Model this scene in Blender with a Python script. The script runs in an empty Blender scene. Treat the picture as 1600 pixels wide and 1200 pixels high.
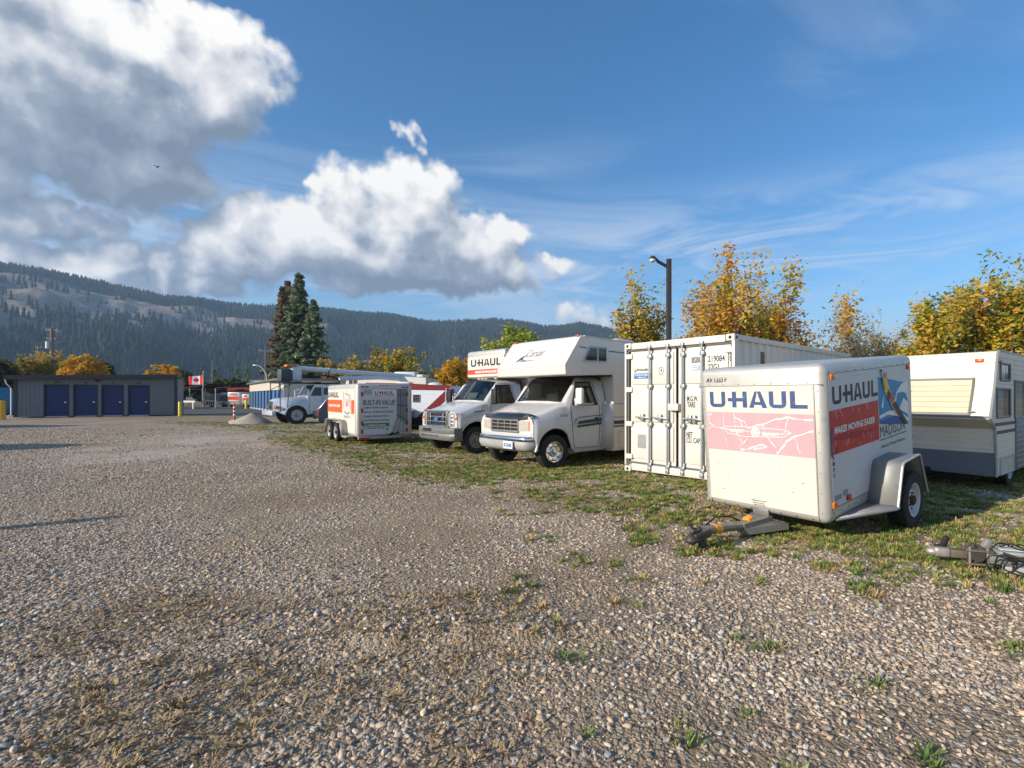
import bpy, bmesh, math, random
import numpy as np
from mathutils import Vector, Matrix, Euler
R = math.radians
random.seed(7); rng = np.random.default_rng(7)
SC = bpy.context.scene; COL = SC.collection

# ------------------------------------------------------------------ camera, light, exposure
F_PX, CX, CY, EYE = 786.0, 893.0, 619.0, 1.54          # measured from the photograph (1600 px wide)
cam_d = bpy.data.cameras.new('camera'); cam = bpy.data.objects.new('camera', cam_d); COL.objects.link(cam)
cam.location = (0, 0, EYE); cam.rotation_euler = (R(90), 0, 0)
cam_d.sensor_width = 36; cam_d.lens = F_PX / 1600 * 36
cam_d.shift_x = -(CX - 800) / 1600; cam_d.shift_y = (CY - 600) / 1600
cam_d.clip_start = .05; cam_d.clip_end = 20000
SC.camera = cam
SUN_DIR = Vector((-.861, -.508, 0)).normalized()        # towards the sun, on the ground
SUN_EL = R(20.5)
sun_vec = Vector((SUN_DIR.x * math.cos(SUN_EL), SUN_DIR.y * math.cos(SUN_EL), math.sin(SUN_EL)))
sun_d = bpy.data.lights.new('sun', 'SUN'); sun_d.energy = 4.7; sun_d.angle = R(.5); sun_d.color = (1, .91, .775)
sun = bpy.data.objects.new('sun', sun_d); COL.objects.link(sun)
sun.rotation_euler = (-sun_vec).to_track_quat('-Z', 'Y').to_euler(); sun.location = sun_vec * 50
SC.view_settings.view_transform = 'Standard'; SC.view_settings.look = 'None'
SC.view_settings.exposure = 0.36; SC.view_settings.gamma = 1; SC.view_settings.use_curve_mapping = False
SC.render.engine = 'CYCLES'
SC.cycles.use_denoising = True; SC.cycles.denoiser = 'OPENIMAGEDENOISE'
SC.cycles.max_bounces = 6; SC.cycles.diffuse_bounces = 3; SC.cycles.glossy_bounces = 3; SC.cycles.transparent_max_bounces = 12
SC.cycles.volume_bounces = 0; SC.cycles.caustics_reflective = False; SC.cycles.caustics_refractive = False

# ------------------------------------------------------------------ node helpers
class NT:
    def __init__(s, tree): s.t = tree; s.n = tree.nodes; s.l = tree.links
    def node(s, kind, **kw):
        nd = s.n.new(kind)
        for k, v in kw.items(): setattr(nd, k, v)
        return nd
    def put(s, sock, v):
        if hasattr(v, 'is_output') or isinstance(v, bpy.types.NodeSocket): s.l.new(v, sock)
        elif v is not None:
            try: sock.default_value = v
            except Exception: sock.default_value = (*v, 1) if len(v) == 3 else v
    def m(s, op, a, b=None, c=None, clamp=False):
        nd = s.node('ShaderNodeMath', operation=op, use_clamp=clamp)
        for i, v in enumerate((a, b, c)):
            if v is not None: s.put(nd.inputs[i], v)
        return nd.outputs[0]
    def add(s, a, b): return s.m('ADD', a, b)
    def sub(s, a, b): return s.m('SUBTRACT', a, b)
    def mul(s, a, b): return s.m('MULTIPLY', a, b)
    def mix(s, f, a, b, kind='MIX'):
        nd = s.node('ShaderNodeMix', data_type='RGBA', blend_type=kind, clamp_factor=True)
        s.put(nd.inputs[0], f); s.put(nd.inputs[6], a); s.put(nd.inputs[7], b); return nd.outputs[2]
    def step(s, v, a, b):
        nd = s.node('ShaderNodeMapRange', interpolation_type='SMOOTHSTEP'); s.put(nd.inputs[0], v)
        nd.inputs[1].default_value = a; nd.inputs[2].default_value = b; return nd.outputs[0]
    def noise(s, vec, scale, detail=3, rough=.55, out=0, dist=0):
        nd = s.node('ShaderNodeTexNoise'); s.put(nd.inputs['Vector'], vec)
        nd.inputs['Scale'].default_value = scale; nd.inputs['Detail'].default_value = detail
        nd.inputs['Roughness'].default_value = rough; nd.inputs['Distortion'].default_value = dist; return nd.outputs[out]
    def voro(s, vec, scale, feature='F1', out='Distance', rnd=1):
        nd = s.node('ShaderNodeTexVoronoi', feature=feature); s.put(nd.inputs['Vector'], vec)
        nd.inputs['Scale'].default_value = scale; nd.inputs['Randomness'].default_value = rnd; return nd.outputs[out]
    def vmul(s, v, xyz):
        nd = s.node('ShaderNodeVectorMath', operation='MULTIPLY'); s.put(nd.inputs[0], v); nd.inputs[1].default_value = xyz; return nd.outputs[0]
    def vadd(s, v, w):
        nd = s.node('ShaderNodeVectorMath', operation='ADD'); s.put(nd.inputs[0], v); s.put(nd.inputs[1], w); return nd.outputs[0]
    def ramp(s, f, stops):
        nd = s.node('ShaderNodeValToRGB'); s.put(nd.inputs[0], f); el = nd.color_ramp.elements
        while len(el) < len(stops): el.new(.5)
        for e, (p, col) in zip(el, stops): e.position = p; e.color = (*col, 1)
        return nd.outputs[0]
    def bump(s, h, strength, dist=.01, normal=None):
        nd = s.node('ShaderNodeBump'); s.put(nd.inputs['Height'], h); nd.inputs['Strength'].default_value = strength
        nd.inputs['Distance'].default_value = dist
        if normal is not None: s.put(nd.inputs['Normal'], normal)
        return nd.outputs[0]
def lin(r, g, b):
    return tuple((x / 255 / 12.92 if x / 255 <= .04045 else ((x / 255 + .055) / 1.055) ** 2.4) for x in (r, g, b))
def new_mat(name):
    m = bpy.data.materials.new(name); m.use_nodes = True; m.node_tree.nodes.clear()
    t = NT(m.node_tree); out = t.node('ShaderNodeOutputMaterial'); p = t.node('ShaderNodeBsdfPrincipled')
    t.l.new(p.outputs[0], out.inputs[0]); return m, t, p, out
def coords(t, which='Object'): return t.node('ShaderNodeTexCoord').outputs[which]
MATS = {}
def M(name, col=None, rough=.5, metal=0, var=.1, vs=4, bump=0, bs=60, dirt=0, dcol=(.16, .13, .10), ds=5, coat=0, spec=.5, stretch=(1, 1, 1), emit=0):
    if name in MATS: return MATS[name]
    m, t, p, out = new_mat(name); v = t.vmul(coords(t), stretch)
    n = t.noise(v, vs, 5, .6)
    c = t.mix(1.0, col, t.ramp(n, [(.25, (1 - var,) * 3), (.75, (1 + var * .6,) * 3)]), 'MULTIPLY')
    if dirt:
        d = t.step(t.noise(v, ds, 6, .7), .62 - dirt * .35, .8 - dirt * .1)
        c = t.mix(t.mul(d, min(1, dirt * 1.6)), c, dcol)
    t.put(p.inputs['Base Color'], c)
    t.put(p.inputs['Roughness'], t.add(t.mul(t.noise(v, vs * 3, 3), .2), rough - .1))
    p.inputs['Metallic'].default_value = metal; p.inputs['Specular IOR Level'].default_value = spec
    p.inputs['Coat Weight'].default_value = coat; p.inputs['Coat Roughness'].default_value = .08
    if bump: t.put(p.inputs['Normal'], t.bump(t.noise(v, bs, 4), bump, .01))
    if emit: p.inputs['Emission Strength'].default_value = emit; t.put(p.inputs['Emission Color'], col)
    MATS[name] = m; return m
def glass(name, tint, gloss=.08):
    if name in MATS: return MATS[name]
    m, t, p, out = new_mat(name)
    tr = t.node('ShaderNodeBsdfTransparent'); tr.inputs[0].default_value = (*tint, 1)
    gl = t.node('ShaderNodeBsdfGlossy'); gl.inputs['Roughness'].default_value = .02
    lw = t.node('ShaderNodeFresnel'); lw.inputs['IOR'].default_value = 1.5
    mx = t.node('ShaderNodeMixShader'); t.put(mx.inputs[0], t.m('ADD', lw.outputs[0], gloss - .04, clamp=True))
    t.l.new(tr.outputs[0], mx.inputs[1]); t.l.new(gl.outputs[0], mx.inputs[2]); t.l.new(mx.outputs[0], out.inputs[0])
    MATS[name] = m; return m

# ------------------------------------------------------------------ world: physical sky with clouds laid out by direction
def photo_dir(px, py):
    a = math.atan2(px - CX, F_PX); return a, math.atan2(CY - py, math.hypot(F_PX, px - CX))
W = bpy.data.worlds.new('World'); SC.world = W; W.use_nodes = True; W.node_tree.nodes.clear()

BLOBS = [(330, 140, 105, 85, 1), (190, 160, 170, 110, 1), (60, 150, 150, 110, 1), (230, 270, 120, 75, 1), (140, 240, 110, 90, .9), (400, 165, 42, 42, .8),
         (20, 330, 75, 45, .9), (120, 345, 60, 32, .6), (-150, 200, 190, 130, 1), (250, 60, 190, 70, 1), (100, 0, 240, 90, 1),
         (560, 325, 66, 58, 1), (650, 325, 78, 60, 1), (455, 375, 95, 50, 1), (725, 385, 95, 58, 1), (797, 368, 40, 32, .9), (335, 395, 75, 46, 1),
         (390, 345, 52, 36, .85), (540, 400, 230, 56, 1.05), (660, 425, 150, 42, 1.05), (775, 420, 60, 40, .95),
         (60, 405, 90, 38, .95), (150, 412, 56, 38, .95), (232, 415, 48, 34, .95), (-60, 420, 90, 40, .9), (320, 440, 90, 22, .75), (170, 445, 120, 24, .8), (925, 498, 52, 24, .62), (630, 228, 11, 14, .46), (870, 420, 30, 16, .42)]
def group(name):
    g = bpy.data.node_groups.new(name, 'ShaderNodeTree')
    g.interface.new_socket('P', in_out='INPUT', socket_type='NodeSocketVector')
    g.interface.new_socket('density', in_out='OUTPUT', socket_type='NodeSocketFloat')
    t = NT(g); return g, t, t.node('NodeGroupInput').outputs[0], t.node('NodeGroupOutput')
def noise2(t, vec, scale, detail=3, rough=.55, out=0, dist=0):
    s = t.noise(vec, scale, detail, rough, out, dist); s.node.noise_dimensions = '2D'; return s
def voro2(t, vec, scale):
    s = t.voro(vec, scale, 'SMOOTH_F1'); s.node.voronoi_dimensions = '2D'; return s
gb, t, P, go = group('cloud_masses')
sep = t.node('ShaderNodeSeparateXYZ'); t.l.new(P, sep.inputs[0]); u, v = sep.outputs[0], sep.outputs[1]
fld = None
for px, py, rx, ry, wgt in BLOBS:
    a0, e0 = photo_dir(px, py); ax = abs(photo_dir(px + rx, py)[0] - photo_dir(px - rx, py)[0]) / 2; ey = abs(photo_dir(px, py - ry)[1] - photo_dir(px, py + ry)[1]) / 2
    du = t.mul(t.sub(u, a0), 1 / ax); dv = t.mul(t.sub(v, e0), 1 / ey)
    q = t.m('MULTIPLY_ADD', du, du, t.mul(dv, dv)); k = t.m('MAXIMUM', t.m('MULTIPLY_ADD', q, -.32, 1.0), 0.0)
    b = t.mul(t.mul(k, k), wgt)
    fld = b if fld is None else t.m('SMOOTH_MAX', fld, b, .12)
side = t.m('MULTIPLY', t.step(t.m('ABSOLUTE', t.sub(u, -.15)), 1.0, 1.5), t.step(v, .95, .1))   # the rest of the sky carries the same broken cumulus
other = t.mul(t.step(noise2(t, t.vmul(P, (1, 1.8, 1)), 2.3, 3, .5), .48, .72), side)
t.l.new(t.m('MAXIMUM', fld, other), go.inputs[0])
gd, t, P, go = group('cloud_density')
wp = t.vadd(P, t.vmul(t.vadd(noise2(t, P, 6, 4, .6, out=1), (-.5, -.5, -.5)), (.15, .13, 0)))
nb = t.node('ShaderNodeGroup', node_tree=gb); t.l.new(wp, nb.inputs[0])
ws = t.vadd(P, t.vmul(noise2(t, P, 20, 3, out=1), (.035, .035, 0)))
bil = t.add(t.mul(t.sub(.42, voro2(t, ws, 11)), .55), t.mul(t.sub(.42, voro2(t, ws, 27)), .34))
n1 = noise2(t, P, 9, 9, .62)
near = t.step(nb.outputs[0], .02, .22)
t.l.new(t.add(t.mul(nb.outputs[0], 1.12), t.mul(near, t.add(t.mul(t.sub(n1, .47), .95), bil))), go.inputs[0])

t = NT(W.node_tree); out = t.node('ShaderNodeOutputWorld'); bg = t.node('ShaderNodeBackground')
sky = t.node('ShaderNodeTexSky', sky_type='NISHITA', sun_disc=False)
sky.sun_elevation = SUN_EL; sky.sun_rotation = math.atan2(SUN_DIR.x, SUN_DIR.y); sky.altitude = 400; sky.air_density = 1.0; sky.dust_density = .35; sky.ozone_density = 2.5
D = t.node('ShaderNodeTexCoord').outputs['Generated']
sp = t.node('ShaderNodeSeparateXYZ'); t.l.new(D, sp.inputs[0])
az = t.m('ARCTAN2', sp.outputs[0], sp.outputs[1]); el = t.m('ARCSINE', sp.outputs[2])
cb = t.node('ShaderNodeCombineXYZ'); t.l.new(az, cb.inputs[0]); t.l.new(el, cb.inputs[1]); UV = cb.outputs[0]
def dens(vec, gr):
    nd = t.node('ShaderNodeGroup', node_tree=gr); t.put(nd.inputs[0], vec); return nd.outputs[0]
d0 = dens(UV, gd); d1 = dens(t.vadd(UV, (-.022, .036, 0)), gd); d2 = dens(t.vadd(UV, (-.03, .12, 0)), gb)
alpha = t.step(d0, .26, .68)
lit = t.m('ADD', .70, t.m('ADD', t.mul(t.sub(d0, d1), .85), t.mul(d2, -.55)), clamp=False)
lit = t.m('MAXIMUM', t.m('MINIMUM', lit, 1.0), .0)
ccol = t.ramp(lit, [(0, (1.15, 1.42, 1.85)), (.36, (2.0, 2.3, 2.8)), (.66, (4.1, 4.2, 4.4)), (1, (6.4, 6.2, 5.9))])
# thin high cirrus: streaks in a layer seen in perspective
zz = t.m('MAXIMUM', sp.outputs[2], .06)
cl = t.node('ShaderNodeCombineXYZ'); t.l.new(t.m('DIVIDE', sp.outputs[0], zz), cl.inputs[0]); t.l.new(t.m('DIVIDE', sp.outputs[1], zz), cl.inputs[1])
cir = noise2(t, t.vmul(cl.outputs[0], (.35, .9, 1)), 1.1, 8, .62, dist=1.4)
cov = noise2(t, cl.outputs[0], .35, 3, .5)
cirrus = t.mul(t.step(cir, .45, .85), t.step(cov, .42, .62))
low = t.mul(t.step(el, .36, .06), t.step(noise2(t, t.vmul(UV, (1, 5, 1)), 3.2, 7, .6, dist=.6), .40, .70))
band = t.mul(t.mul(t.step(el, .10, .22), t.step(el, .42, .26)), t.step(noise2(t, t.vmul(UV, (1.1, 6.5, 1)), 2.1, 8, .62, dist=.9), .36, .66))
veil = t.m('MAXIMUM', t.m('MAXIMUM', t.mul(cirrus, .40), t.mul(low, .62)), t.mul(band, .62)); veil = t.m('MAXIMUM', veil, t.mul(t.step(el, .20, .0), .5))
skyc = t.node('ShaderNodeHueSaturation'); t.l.new(sky.outputs[0], skyc.inputs['Color']); skyc.inputs['Saturation'].default_value = 1.3; skyc.inputs['Value'].default_value = 1.0
c = t.mix(veil, skyc.outputs[0], (4.4, 4.9, 5.6)); c = t.mix(alpha, c, ccol)
t.l.new(c, bg.inputs[0]); bg.inputs[1].default_value = .14; t.l.new(bg.outputs[0], out.inputs[0])
W.cycles.sampling_method = 'MANUAL'; W.cycles.sample_map_resolution = 512

# ------------------------------------------------------------------ object helpers
def tag(o, label=None, cat=None, group=None, kind=None):
    if label: o['label'] = label
    if cat: o['category'] = cat
    if group: o['group'] = group
    if kind: o['kind'] = kind
    return o
def thing(name, label, cat, loc=(0, 0, 0), rot=(0, 0, 0), group=None):
    o = bpy.data.objects.new(name, None); COL.objects.link(o); o.empty_display_size = .3
    o.location = loc; o.rotation_euler = rot if hasattr(rot, '__len__') else (0, 0, rot)
    return tag(o, label, cat, group)
def mesh_np(name, V, F, mat=None, smooth=False):
    """V (n,3) array, F (m,k) array of equal polygons"""
    me = bpy.data.meshes.new(name); V = np.asarray(V, np.float32); F = np.asarray(F, np.int32)
    me.vertices.add(len(V)); me.vertices.foreach_set('co', V.ravel())
    k = F.shape[1]; me.loops.add(F.size); me.loops.foreach_set('vertex_index', F.ravel())
    me.polygons.add(len(F)); me.polygons.foreach_set('loop_start', np.arange(0, F.size, k, dtype=np.int32))
    me.polygons.foreach_set('loop_total', np.full(len(F), k, np.int32))
    if smooth: me.polygons.foreach_set('use_smooth', np.ones(len(F), bool))
    me.update(); me.validate()
    if mat: me.materials.append(mat)
    return me
def attr(me, name, vals, domain='POINT', typ='FLOAT'):
    a = me.attributes.new(name, typ, domain)
    a.data.foreach_set('vector' if typ == 'FLOAT_VECTOR' else ('color' if 'COLOR' in typ else 'value'), np.asarray(vals, np.int32 if typ == 'INT' else np.float32).ravel())
def link(name, me, parent=None, loc=None, rot=None):
    o = bpy.data.objects.new(name, me); COL.objects.link(o)
    if parent: o.parent = parent
    if loc is not None: o.location = loc
    if rot is not None: o.rotation_euler = rot
    return o
class B:
    """collects shapes into one mesh"""
    def __init__(s): s.bm = bmesh.new(); s.mats = []; s.cur = 0
    def use(s, mat):
        if mat not in s.mats: s.mats.append(mat)
        s.cur = s.mats.index(mat); return s
    def _set(s, fs):
        for f in fs: f.material_index = s.cur
    def box(s, c, d, rot=(0, 0, 0), bev=0, seg=2):
        m = Matrix.Translation(c) @ Euler(rot).to_matrix().to_4x4() @ Matrix.Diagonal((*d, 1))
        r = bmesh.ops.create_cube(s.bm, size=1, matrix=m); vs = r['verts']
        fs = {f for v in vs for f in v.link_faces}; s._set(fs)
        if bev:
            es = list({e for v in vs for e in v.link_edges})
            rr = bmesh.ops.bevel(s.bm, geom=es, offset=bev, segments=seg, affect='EDGES', profile=.5); s._set(rr['faces'])
        return s
    def mm(s, a, b, bev=0, seg=2):
        a, b = Vector(a), Vector(b); d = b - a
        return s.box((a + b) / 2, [abs(x) for x in d], bev=bev, seg=seg)
    def cyl(s, a, b, r, r2=None, n=12, caps=True):
        a, b = Vector(a), Vector(b); d = b - a; L = d.length
        m = Matrix.Translation((a + b) / 2) @ d.to_track_quat('Z', 'Y').to_matrix().to_4x4()
        rr = bmesh.ops.create_cone(s.bm, cap_ends=caps, segments=n, radius1=r, radius2=r if r2 is None else r2, depth=L, matrix=m)
        s._set({f for v in rr['verts'] for f in v.link_faces}); return s
    def ball(s, c, r, sc=(1, 1, 1), n=10):
        m = Matrix.Translation(c) @ Matrix.Diagonal((*sc, 1)); rr = bmesh.ops.create_uvsphere(s.bm, u_segments=n, v_segments=max(5, n // 2 + 1), radius=r, matrix=m)
        s._set({f for v in rr['verts'] for f in v.link_faces}); return s
    def tube(s, pts, r, n=8):
        pts = [Vector(p) for p in pts]; rs = r if hasattr(r, '__len__') else [r] * len(pts); rings = []; up = Vector((0, 0, 1)); last = None
        for i, p in enumerate(pts):
            d = (pts[min(i + 1, len(pts) - 1)] - pts[max(i - 1, 0)]).normalized()
            if last is None: x = d.cross(up if abs(d.z) < .95 else Vector((1, 0, 0))).normalized()
            else: x = (last - d * last.dot(d)).normalized()
            last = x; y = d.cross(x)
            rings.append([s.bm.verts.new(p + (x * math.cos(a) + y * math.sin(a)) * rs[i]) for a in [2 * math.pi * k / n for k in range(n)]])
        fs = []
        for A, Bq in zip(rings, rings[1:]):
            for k in range(n): fs.append(s.bm.faces.new((A[k], A[(k + 1) % n], Bq[(k + 1) % n], Bq[k])))
        fs.append(s.bm.faces.new(rings[0][::-1])); fs.append(s.bm.faces.new(rings[-1])); s._set(fs); return s
    def poly(s, pts): s._set([s.bm.faces.new([s.bm.verts.new(p) for p in pts])]); return s
    def prism(s, poly, axis, a, b):
        """poly: 2-D outline in the two other axes (in xyz order), pushed out along axis from a to b"""
        def P(q, w): l = list(q); l.insert(axis, w); return l
        A = [s.bm.verts.new(P(q, a)) for q in poly]; Bq = [s.bm.verts.new(P(q, b)) for q in poly]; n = len(poly)
        fs = [s.bm.faces.new(A[::-1]), s.bm.faces.new(Bq)] + [s.bm.faces.new((A[k], A[(k + 1) % n], Bq[(k + 1) % n], Bq[k])) for k in range(n)]
        s._set(fs); bmesh.ops.recalc_face_normals(s.bm, faces=fs); return s
    def lathe(s, prof, c, axis=0, n=24):
        """prof: (along, radius)"""
        c = Vector(c); rings = []
        for w, r in prof:
            ring = []
            for k in range(n):
                a = 2 * math.pi * k / n; q = [math.cos(a) * r, math.sin(a) * r]; q.insert(axis, w); ring.append(s.bm.verts.new(c + Vector(q)))
            rings.append(ring)
        fs = [s.bm.faces.new((A[k], A[(k + 1) % n], C[(k + 1) % n], C[k])) for A, C in zip(rings, rings[1:]) for k in range(n)]
        s._set(fs); bmesh.ops.recalc_face_normals(s.bm, faces=fs); return s
    def grid(s, T, skip=()):
        Vs = [[s.bm.verts.new(p) for p in row] for row in T]; fs = []
        for i in range(len(T) - 1):
            for j in range(len(T[0]) - 1):
                if (i, j) not in skip: fs.append(s.bm.faces.new((Vs[i][j], Vs[i + 1][j], Vs[i + 1][j + 1], Vs[i][j + 1])))
        s._set(fs); return s
    def done(s, name, mat=None, parent=None, smooth=35, loc=None, rot=None):
        me = bpy.data.meshes.new(name); bmesh.ops.remove_doubles(s.bm, verts=s.bm.verts, dist=1e-5)
        if smooth: bmesh.ops.recalc_face_normals(s.bm, faces=[f for f in s.bm.faces]) if False else None
        s.bm.to_mesh(me); s.bm.free()
        for m in (s.mats or [mat]): me.materials.append(m)
        if smooth:
            me.polygons.foreach_set('use_smooth', np.ones(len(me.polygons), bool)); me.set_sharp_from_angle(angle=R(smooth))
        return link(name, me, parent, loc, rot)
def copy_tree(o, parent=None):
    c = o.copy(); COL.objects.link(c)
    if parent: c.parent = parent
    for ch in list(o.children): copy_tree(ch, c)
    return c
# value noise on arrays, for relief and masks
def vnoise(x, y, seed=0):
    xi, yi = np.floor(x).astype(np.int64), np.floor(y).astype(np.int64); fx, fy = x - xi, y - yi
    fx, fy = fx * fx * (3 - 2 * fx), fy * fy * (3 - 2 * fy)
    def h(a, b):
        n = (a * 374761393 + b * 668265263 + seed * 974634777) & 0x7fffffff; n = ((n ^ (n >> 13)) * 1274126177) & 0x7fffffff
        return ((n ^ (n >> 16)) & 0xffff) / 65535.0
    return (h(xi, yi) * (1 - fx) + h(xi + 1, yi) * fx) * (1 - fy) + (h(xi, yi + 1) * (1 - fx) + h(xi + 1, yi + 1) * fx) * fy
def fbm(x, y, oct=4, seed=0, gain=.5):
    s, a, n = 0, 1, 0
    for o in range(oct): s = s + a * vnoise(x * 2 ** o, y * 2 ** o, seed + o * 17); n += a; a *= gain
    return s / n
def sstep(v, a, b): k = np.clip((v - a) / (b - a), 0, 1); return k * k * (3 - 2 * k)

# ------------------------------------------------------------------ ground of the yard
EDGE = np.array([(-30, 34), (-15.2, 23.7), (-9, 16.5), (-4.98, 11.75), (-.96, 8.12), (.91, 6.69), (1.73, 5.74), (2.77, 4.98), (3.71, 4.13), (6.5, 1.0), (9, -3)])
def grass_amount(x, y):
    """0 on bare gravel, rising to 1 in the weedy strip along the parked vehicles"""
    d = np.full(np.shape(x), 1e9); side = np.zeros(np.shape(x))
    for (ax, ay), (bx, by) in zip(EDGE, EDGE[1:]):
        L2 = (bx - ax) ** 2 + (by - ay) ** 2; k = np.clip(((x - ax) * (bx - ax) + (y - ay) * (by - ay)) / L2, 0, 1)
        px, py = ax + k * (bx - ax), ay + k * (by - ay); q = np.hypot(x - px, y - py)
        sg = np.sign((bx - ax) * (y - ay) - (by - ay) * (x - ax)); near = q < d
        side = np.where(near, sg, side); d = np.where(near, q, d)
    sd = d * side                                         # positive beyond the edge
    band = sstep(sd, -.9, .7)
    blot = fbm(x * .9, y * .9, 4, 3); fine = fbm(x * 3.1, y * 3.1, 3, 9)
    a = band * sstep(blot * .6 + fine * .4, .30, .56)
    tuft = sstep(fbm(x * 2.6, y * 2.6, 3, 21), .60, .70) * sstep(sd, -5.0, -.4) * .8 * sstep(x, -1.5, 1.0)
    return np.maximum(a, tuft), sd
def relief(x, y):
    near = sstep(np.hypot(x, y), 10, 3)
    z = (fbm(x * .35, y * .35, 3, 5) - .5) * .06 + (fbm(x * 1.3, y * 1.3, 3, 6) - .5) * (.012 + .04 * near)
    ridge = np.exp(-((y - 3.25 - .10 * (x + .5) + .25 * (fbm(x * .8, y * 0 + 1, 2, 8) - .5)) / .13) ** 2) * sstep(x, -2.2, -1.2) * sstep(x, 1.3, .2)
    ridge2 = np.exp(-((y - 2.75 - .05 * x) / .22) ** 2) * sstep(x, -.6, .2) * sstep(x, 1.6, .9)
    return z - .005 + ridge * .085 * (.4 + fbm(x * 5, y * 5, 2, 4)) + ridge2 * .02
def graded(lo, hi, fine_lo, fine_hi, step, growth=1.09):
    mid = list(np.arange(fine_lo, fine_hi, step)); a, d = fine_lo, step; left = []
    while a > lo: d *= growth; a -= d; left.append(max(a, lo))
    a, d = fine_hi, step; right = [fine_hi]
    while a < hi: d *= growth; a += d; right.append(min(a, hi))
    return np.array(left[::-1] + mid + right)
gx = graded(-3500, 3500, -9, 9, .07); gy = graded(-300, 4200, .8, 11, .07)
X, Y = np.meshgrid(gx, gy); Z = relief(X, Y) * sstep(np.hypot(X, Y), 90, 30)
gr, sd = grass_amount(X, Y)
def dirt_amount(x, y):
    a = sstep(fbm(x * .55, y * .55, 4, 31), .50, .66) * .8; wx, wy = (fbm(x * 1.7, y * 1.7, 3, 33) - .5) * 1.4, (fbm(x * 1.7 + 9, y * 1.7, 3, 34) - .5) * 1.0
    for sx, sy, r in ((-1.75, 2.55, .95), (-.30, 2.75, .50), (-1.7, 5.6, 1.25), (-.9, 3.9, .6), (.35, 4.6, .7), (-4.2, 7.6, 1.5), (-3.0, 3.6, .7)): a = np.maximum(a, sstep(np.hypot((x - sx + wx) / 1.3, y - sy + wy) / r, 1.0, .35))
    return a * sstep(np.hypot(x, y), 15, 6)
dirt = dirt_amount(X, Y)                                  # finer, browner ground between the stones
def track_amount(x, y): return np.exp(-((x + 12.6 + .28 * (y - 17) + 1.2 * (fbm(x * .3, y * .3, 2, 90) - .5)) / 2.9) ** 2) * sstep(y, 9.5, 13.5) * sstep(y, 40, 24) * (.45 + .55 * sstep(fbm(x * .8, y * .8, 3, 91), .32, .52))
track = track_amount(X, Y)                                # sandy wheel tracks
straw = sstep(fbm(X * .5 + 7, Y * .5, 3, 44), .5, .66) * sstep(sd, -1, 1)
n0, n1 = X.shape; idx = np.arange(n0 * n1).reshape(n0, n1)
F = np.stack([idx[:-1, :-1], idx[:-1, 1:], idx[1:, 1:], idx[1:, :-1]], -1).reshape(-1, 4)
gm, t, p, out = new_mat('gravel_ground')
co = coords(t); geo = t.node('ShaderNodeNewGeometry')
def at(n): return t.node('ShaderNodeAttribute', attribute_name=n).outputs['Fac']
big = t.noise(co, .6, 5, .6); mid = t.noise(co, 3.5, 5, .65)
vc = t.voro(co, 34, out='Color'); vd = t.voro(co, 34); vc2 = t.voro(co, 75, out='Color'); vd2 = t.voro(co, 75)
sc1 = t.node('ShaderNodeSeparateColor'); t.l.new(vc, sc1.inputs[0]); sc2 = t.node('ShaderNodeSeparateColor'); t.l.new(vc2, sc2.inputs[0])
PEB = [(0, (0.147, 0.13, 0.116)), (0.14, (0.271, 0.217, 0.169)), (0.34, (0.431, 0.324, 0.221)), (0.54, (0.555, 0.415, 0.279)), (0.72, (0.629, 0.492, 0.355)), (0.82, (0.308, 0.3, 0.303)), (0.91, (0.679, 0.624, 0.489)), (1, (0.566, 0.324, 0.192))]
peb = t.ramp(sc1.outputs[0], PEB); peb2 = t.ramp(sc2.outputs[0], PEB)
c = t.mix(.45, peb, peb2); gap = t.step(vd, .75, .4)
c = t.mix(t.mul(t.sub(1, gap), .55), c, (.25, .185, .125))
c = t.mix(t.mul(at('dirt'), t.step(mid, .28, .52)), c, t.mix(mid, (.26, .19, .125), (.46, .35, .24)))
c = t.mix(t.mul(at('track'), .85), c, t.mix(mid, (.50, .42, .335), (.66, .57, .46)))
gcol = t.ramp(t.noise(co, 9, 4, .7), [(.3, (.08, .105, .025)), (.5, (.17, .175, .045)), (.7, (.32, .25, .09))])
gcol = t.mix(t.mul(at('straw'), .8), gcol, t.ramp(t.noise(co, 6, 4), [(.35, (.22, .155, .07)), (.65, (.36, .27, .14))]))
gm_f = t.mul(at('grass'), t.step(t.noise(co, 14, 5, .7), .35, .62))
c = t.mix(t.mul(gm_f, .9), c, gcol)
c = t.mix(1.0, c, t.ramp(big, [(.3, (.78, .765, .75)), (.7, (1.14, 1.12, 1.09))]), 'MULTIPLY')
c = t.mix(t.mul(t.step(t.noise(t.vadd(co, (31, 7, 0)), .42, 6, .62), .46, .66), .55), c, t.mix(1, c, (.74, .66, .57), 'MULTIPLY'))
grit = t.ramp(t.noise(co, 16, 5, .75), [(.33, (.70, .68, .66)), (.5, (1, 1, 1)), (.68, (1.2, 1.18, 1.15))]); c = t.mix(.8, c, t.mix(1, c, grit, 'MULTIPLY'))
t.put(p.inputs['Base Color'], c); p.inputs['Roughness'].default_value = .9; p.inputs['Specular IOR Level'].default_value = .25
hgt = t.add(t.mul(t.sub(1, vd), .7), t.mul(t.sub(1, vd2), .3))
t.put(p.inputs['Normal'], t.bump(hgt, .85, .03, t.bump(t.noise(co, 11, 5, .7), .55, .05, t.bump(mid, .35, .07))))
me = mesh_np('ground', np.stack([X, Y, Z], -1).reshape(-1, 3), F, gm, True)
for nm, a in (('grass', gr), ('dirt', dirt), ('track', track), ('straw', straw)): attr(me, nm, a)
tag(link('ground', me), 'grey gravel yard ground', kind='structure')

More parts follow.
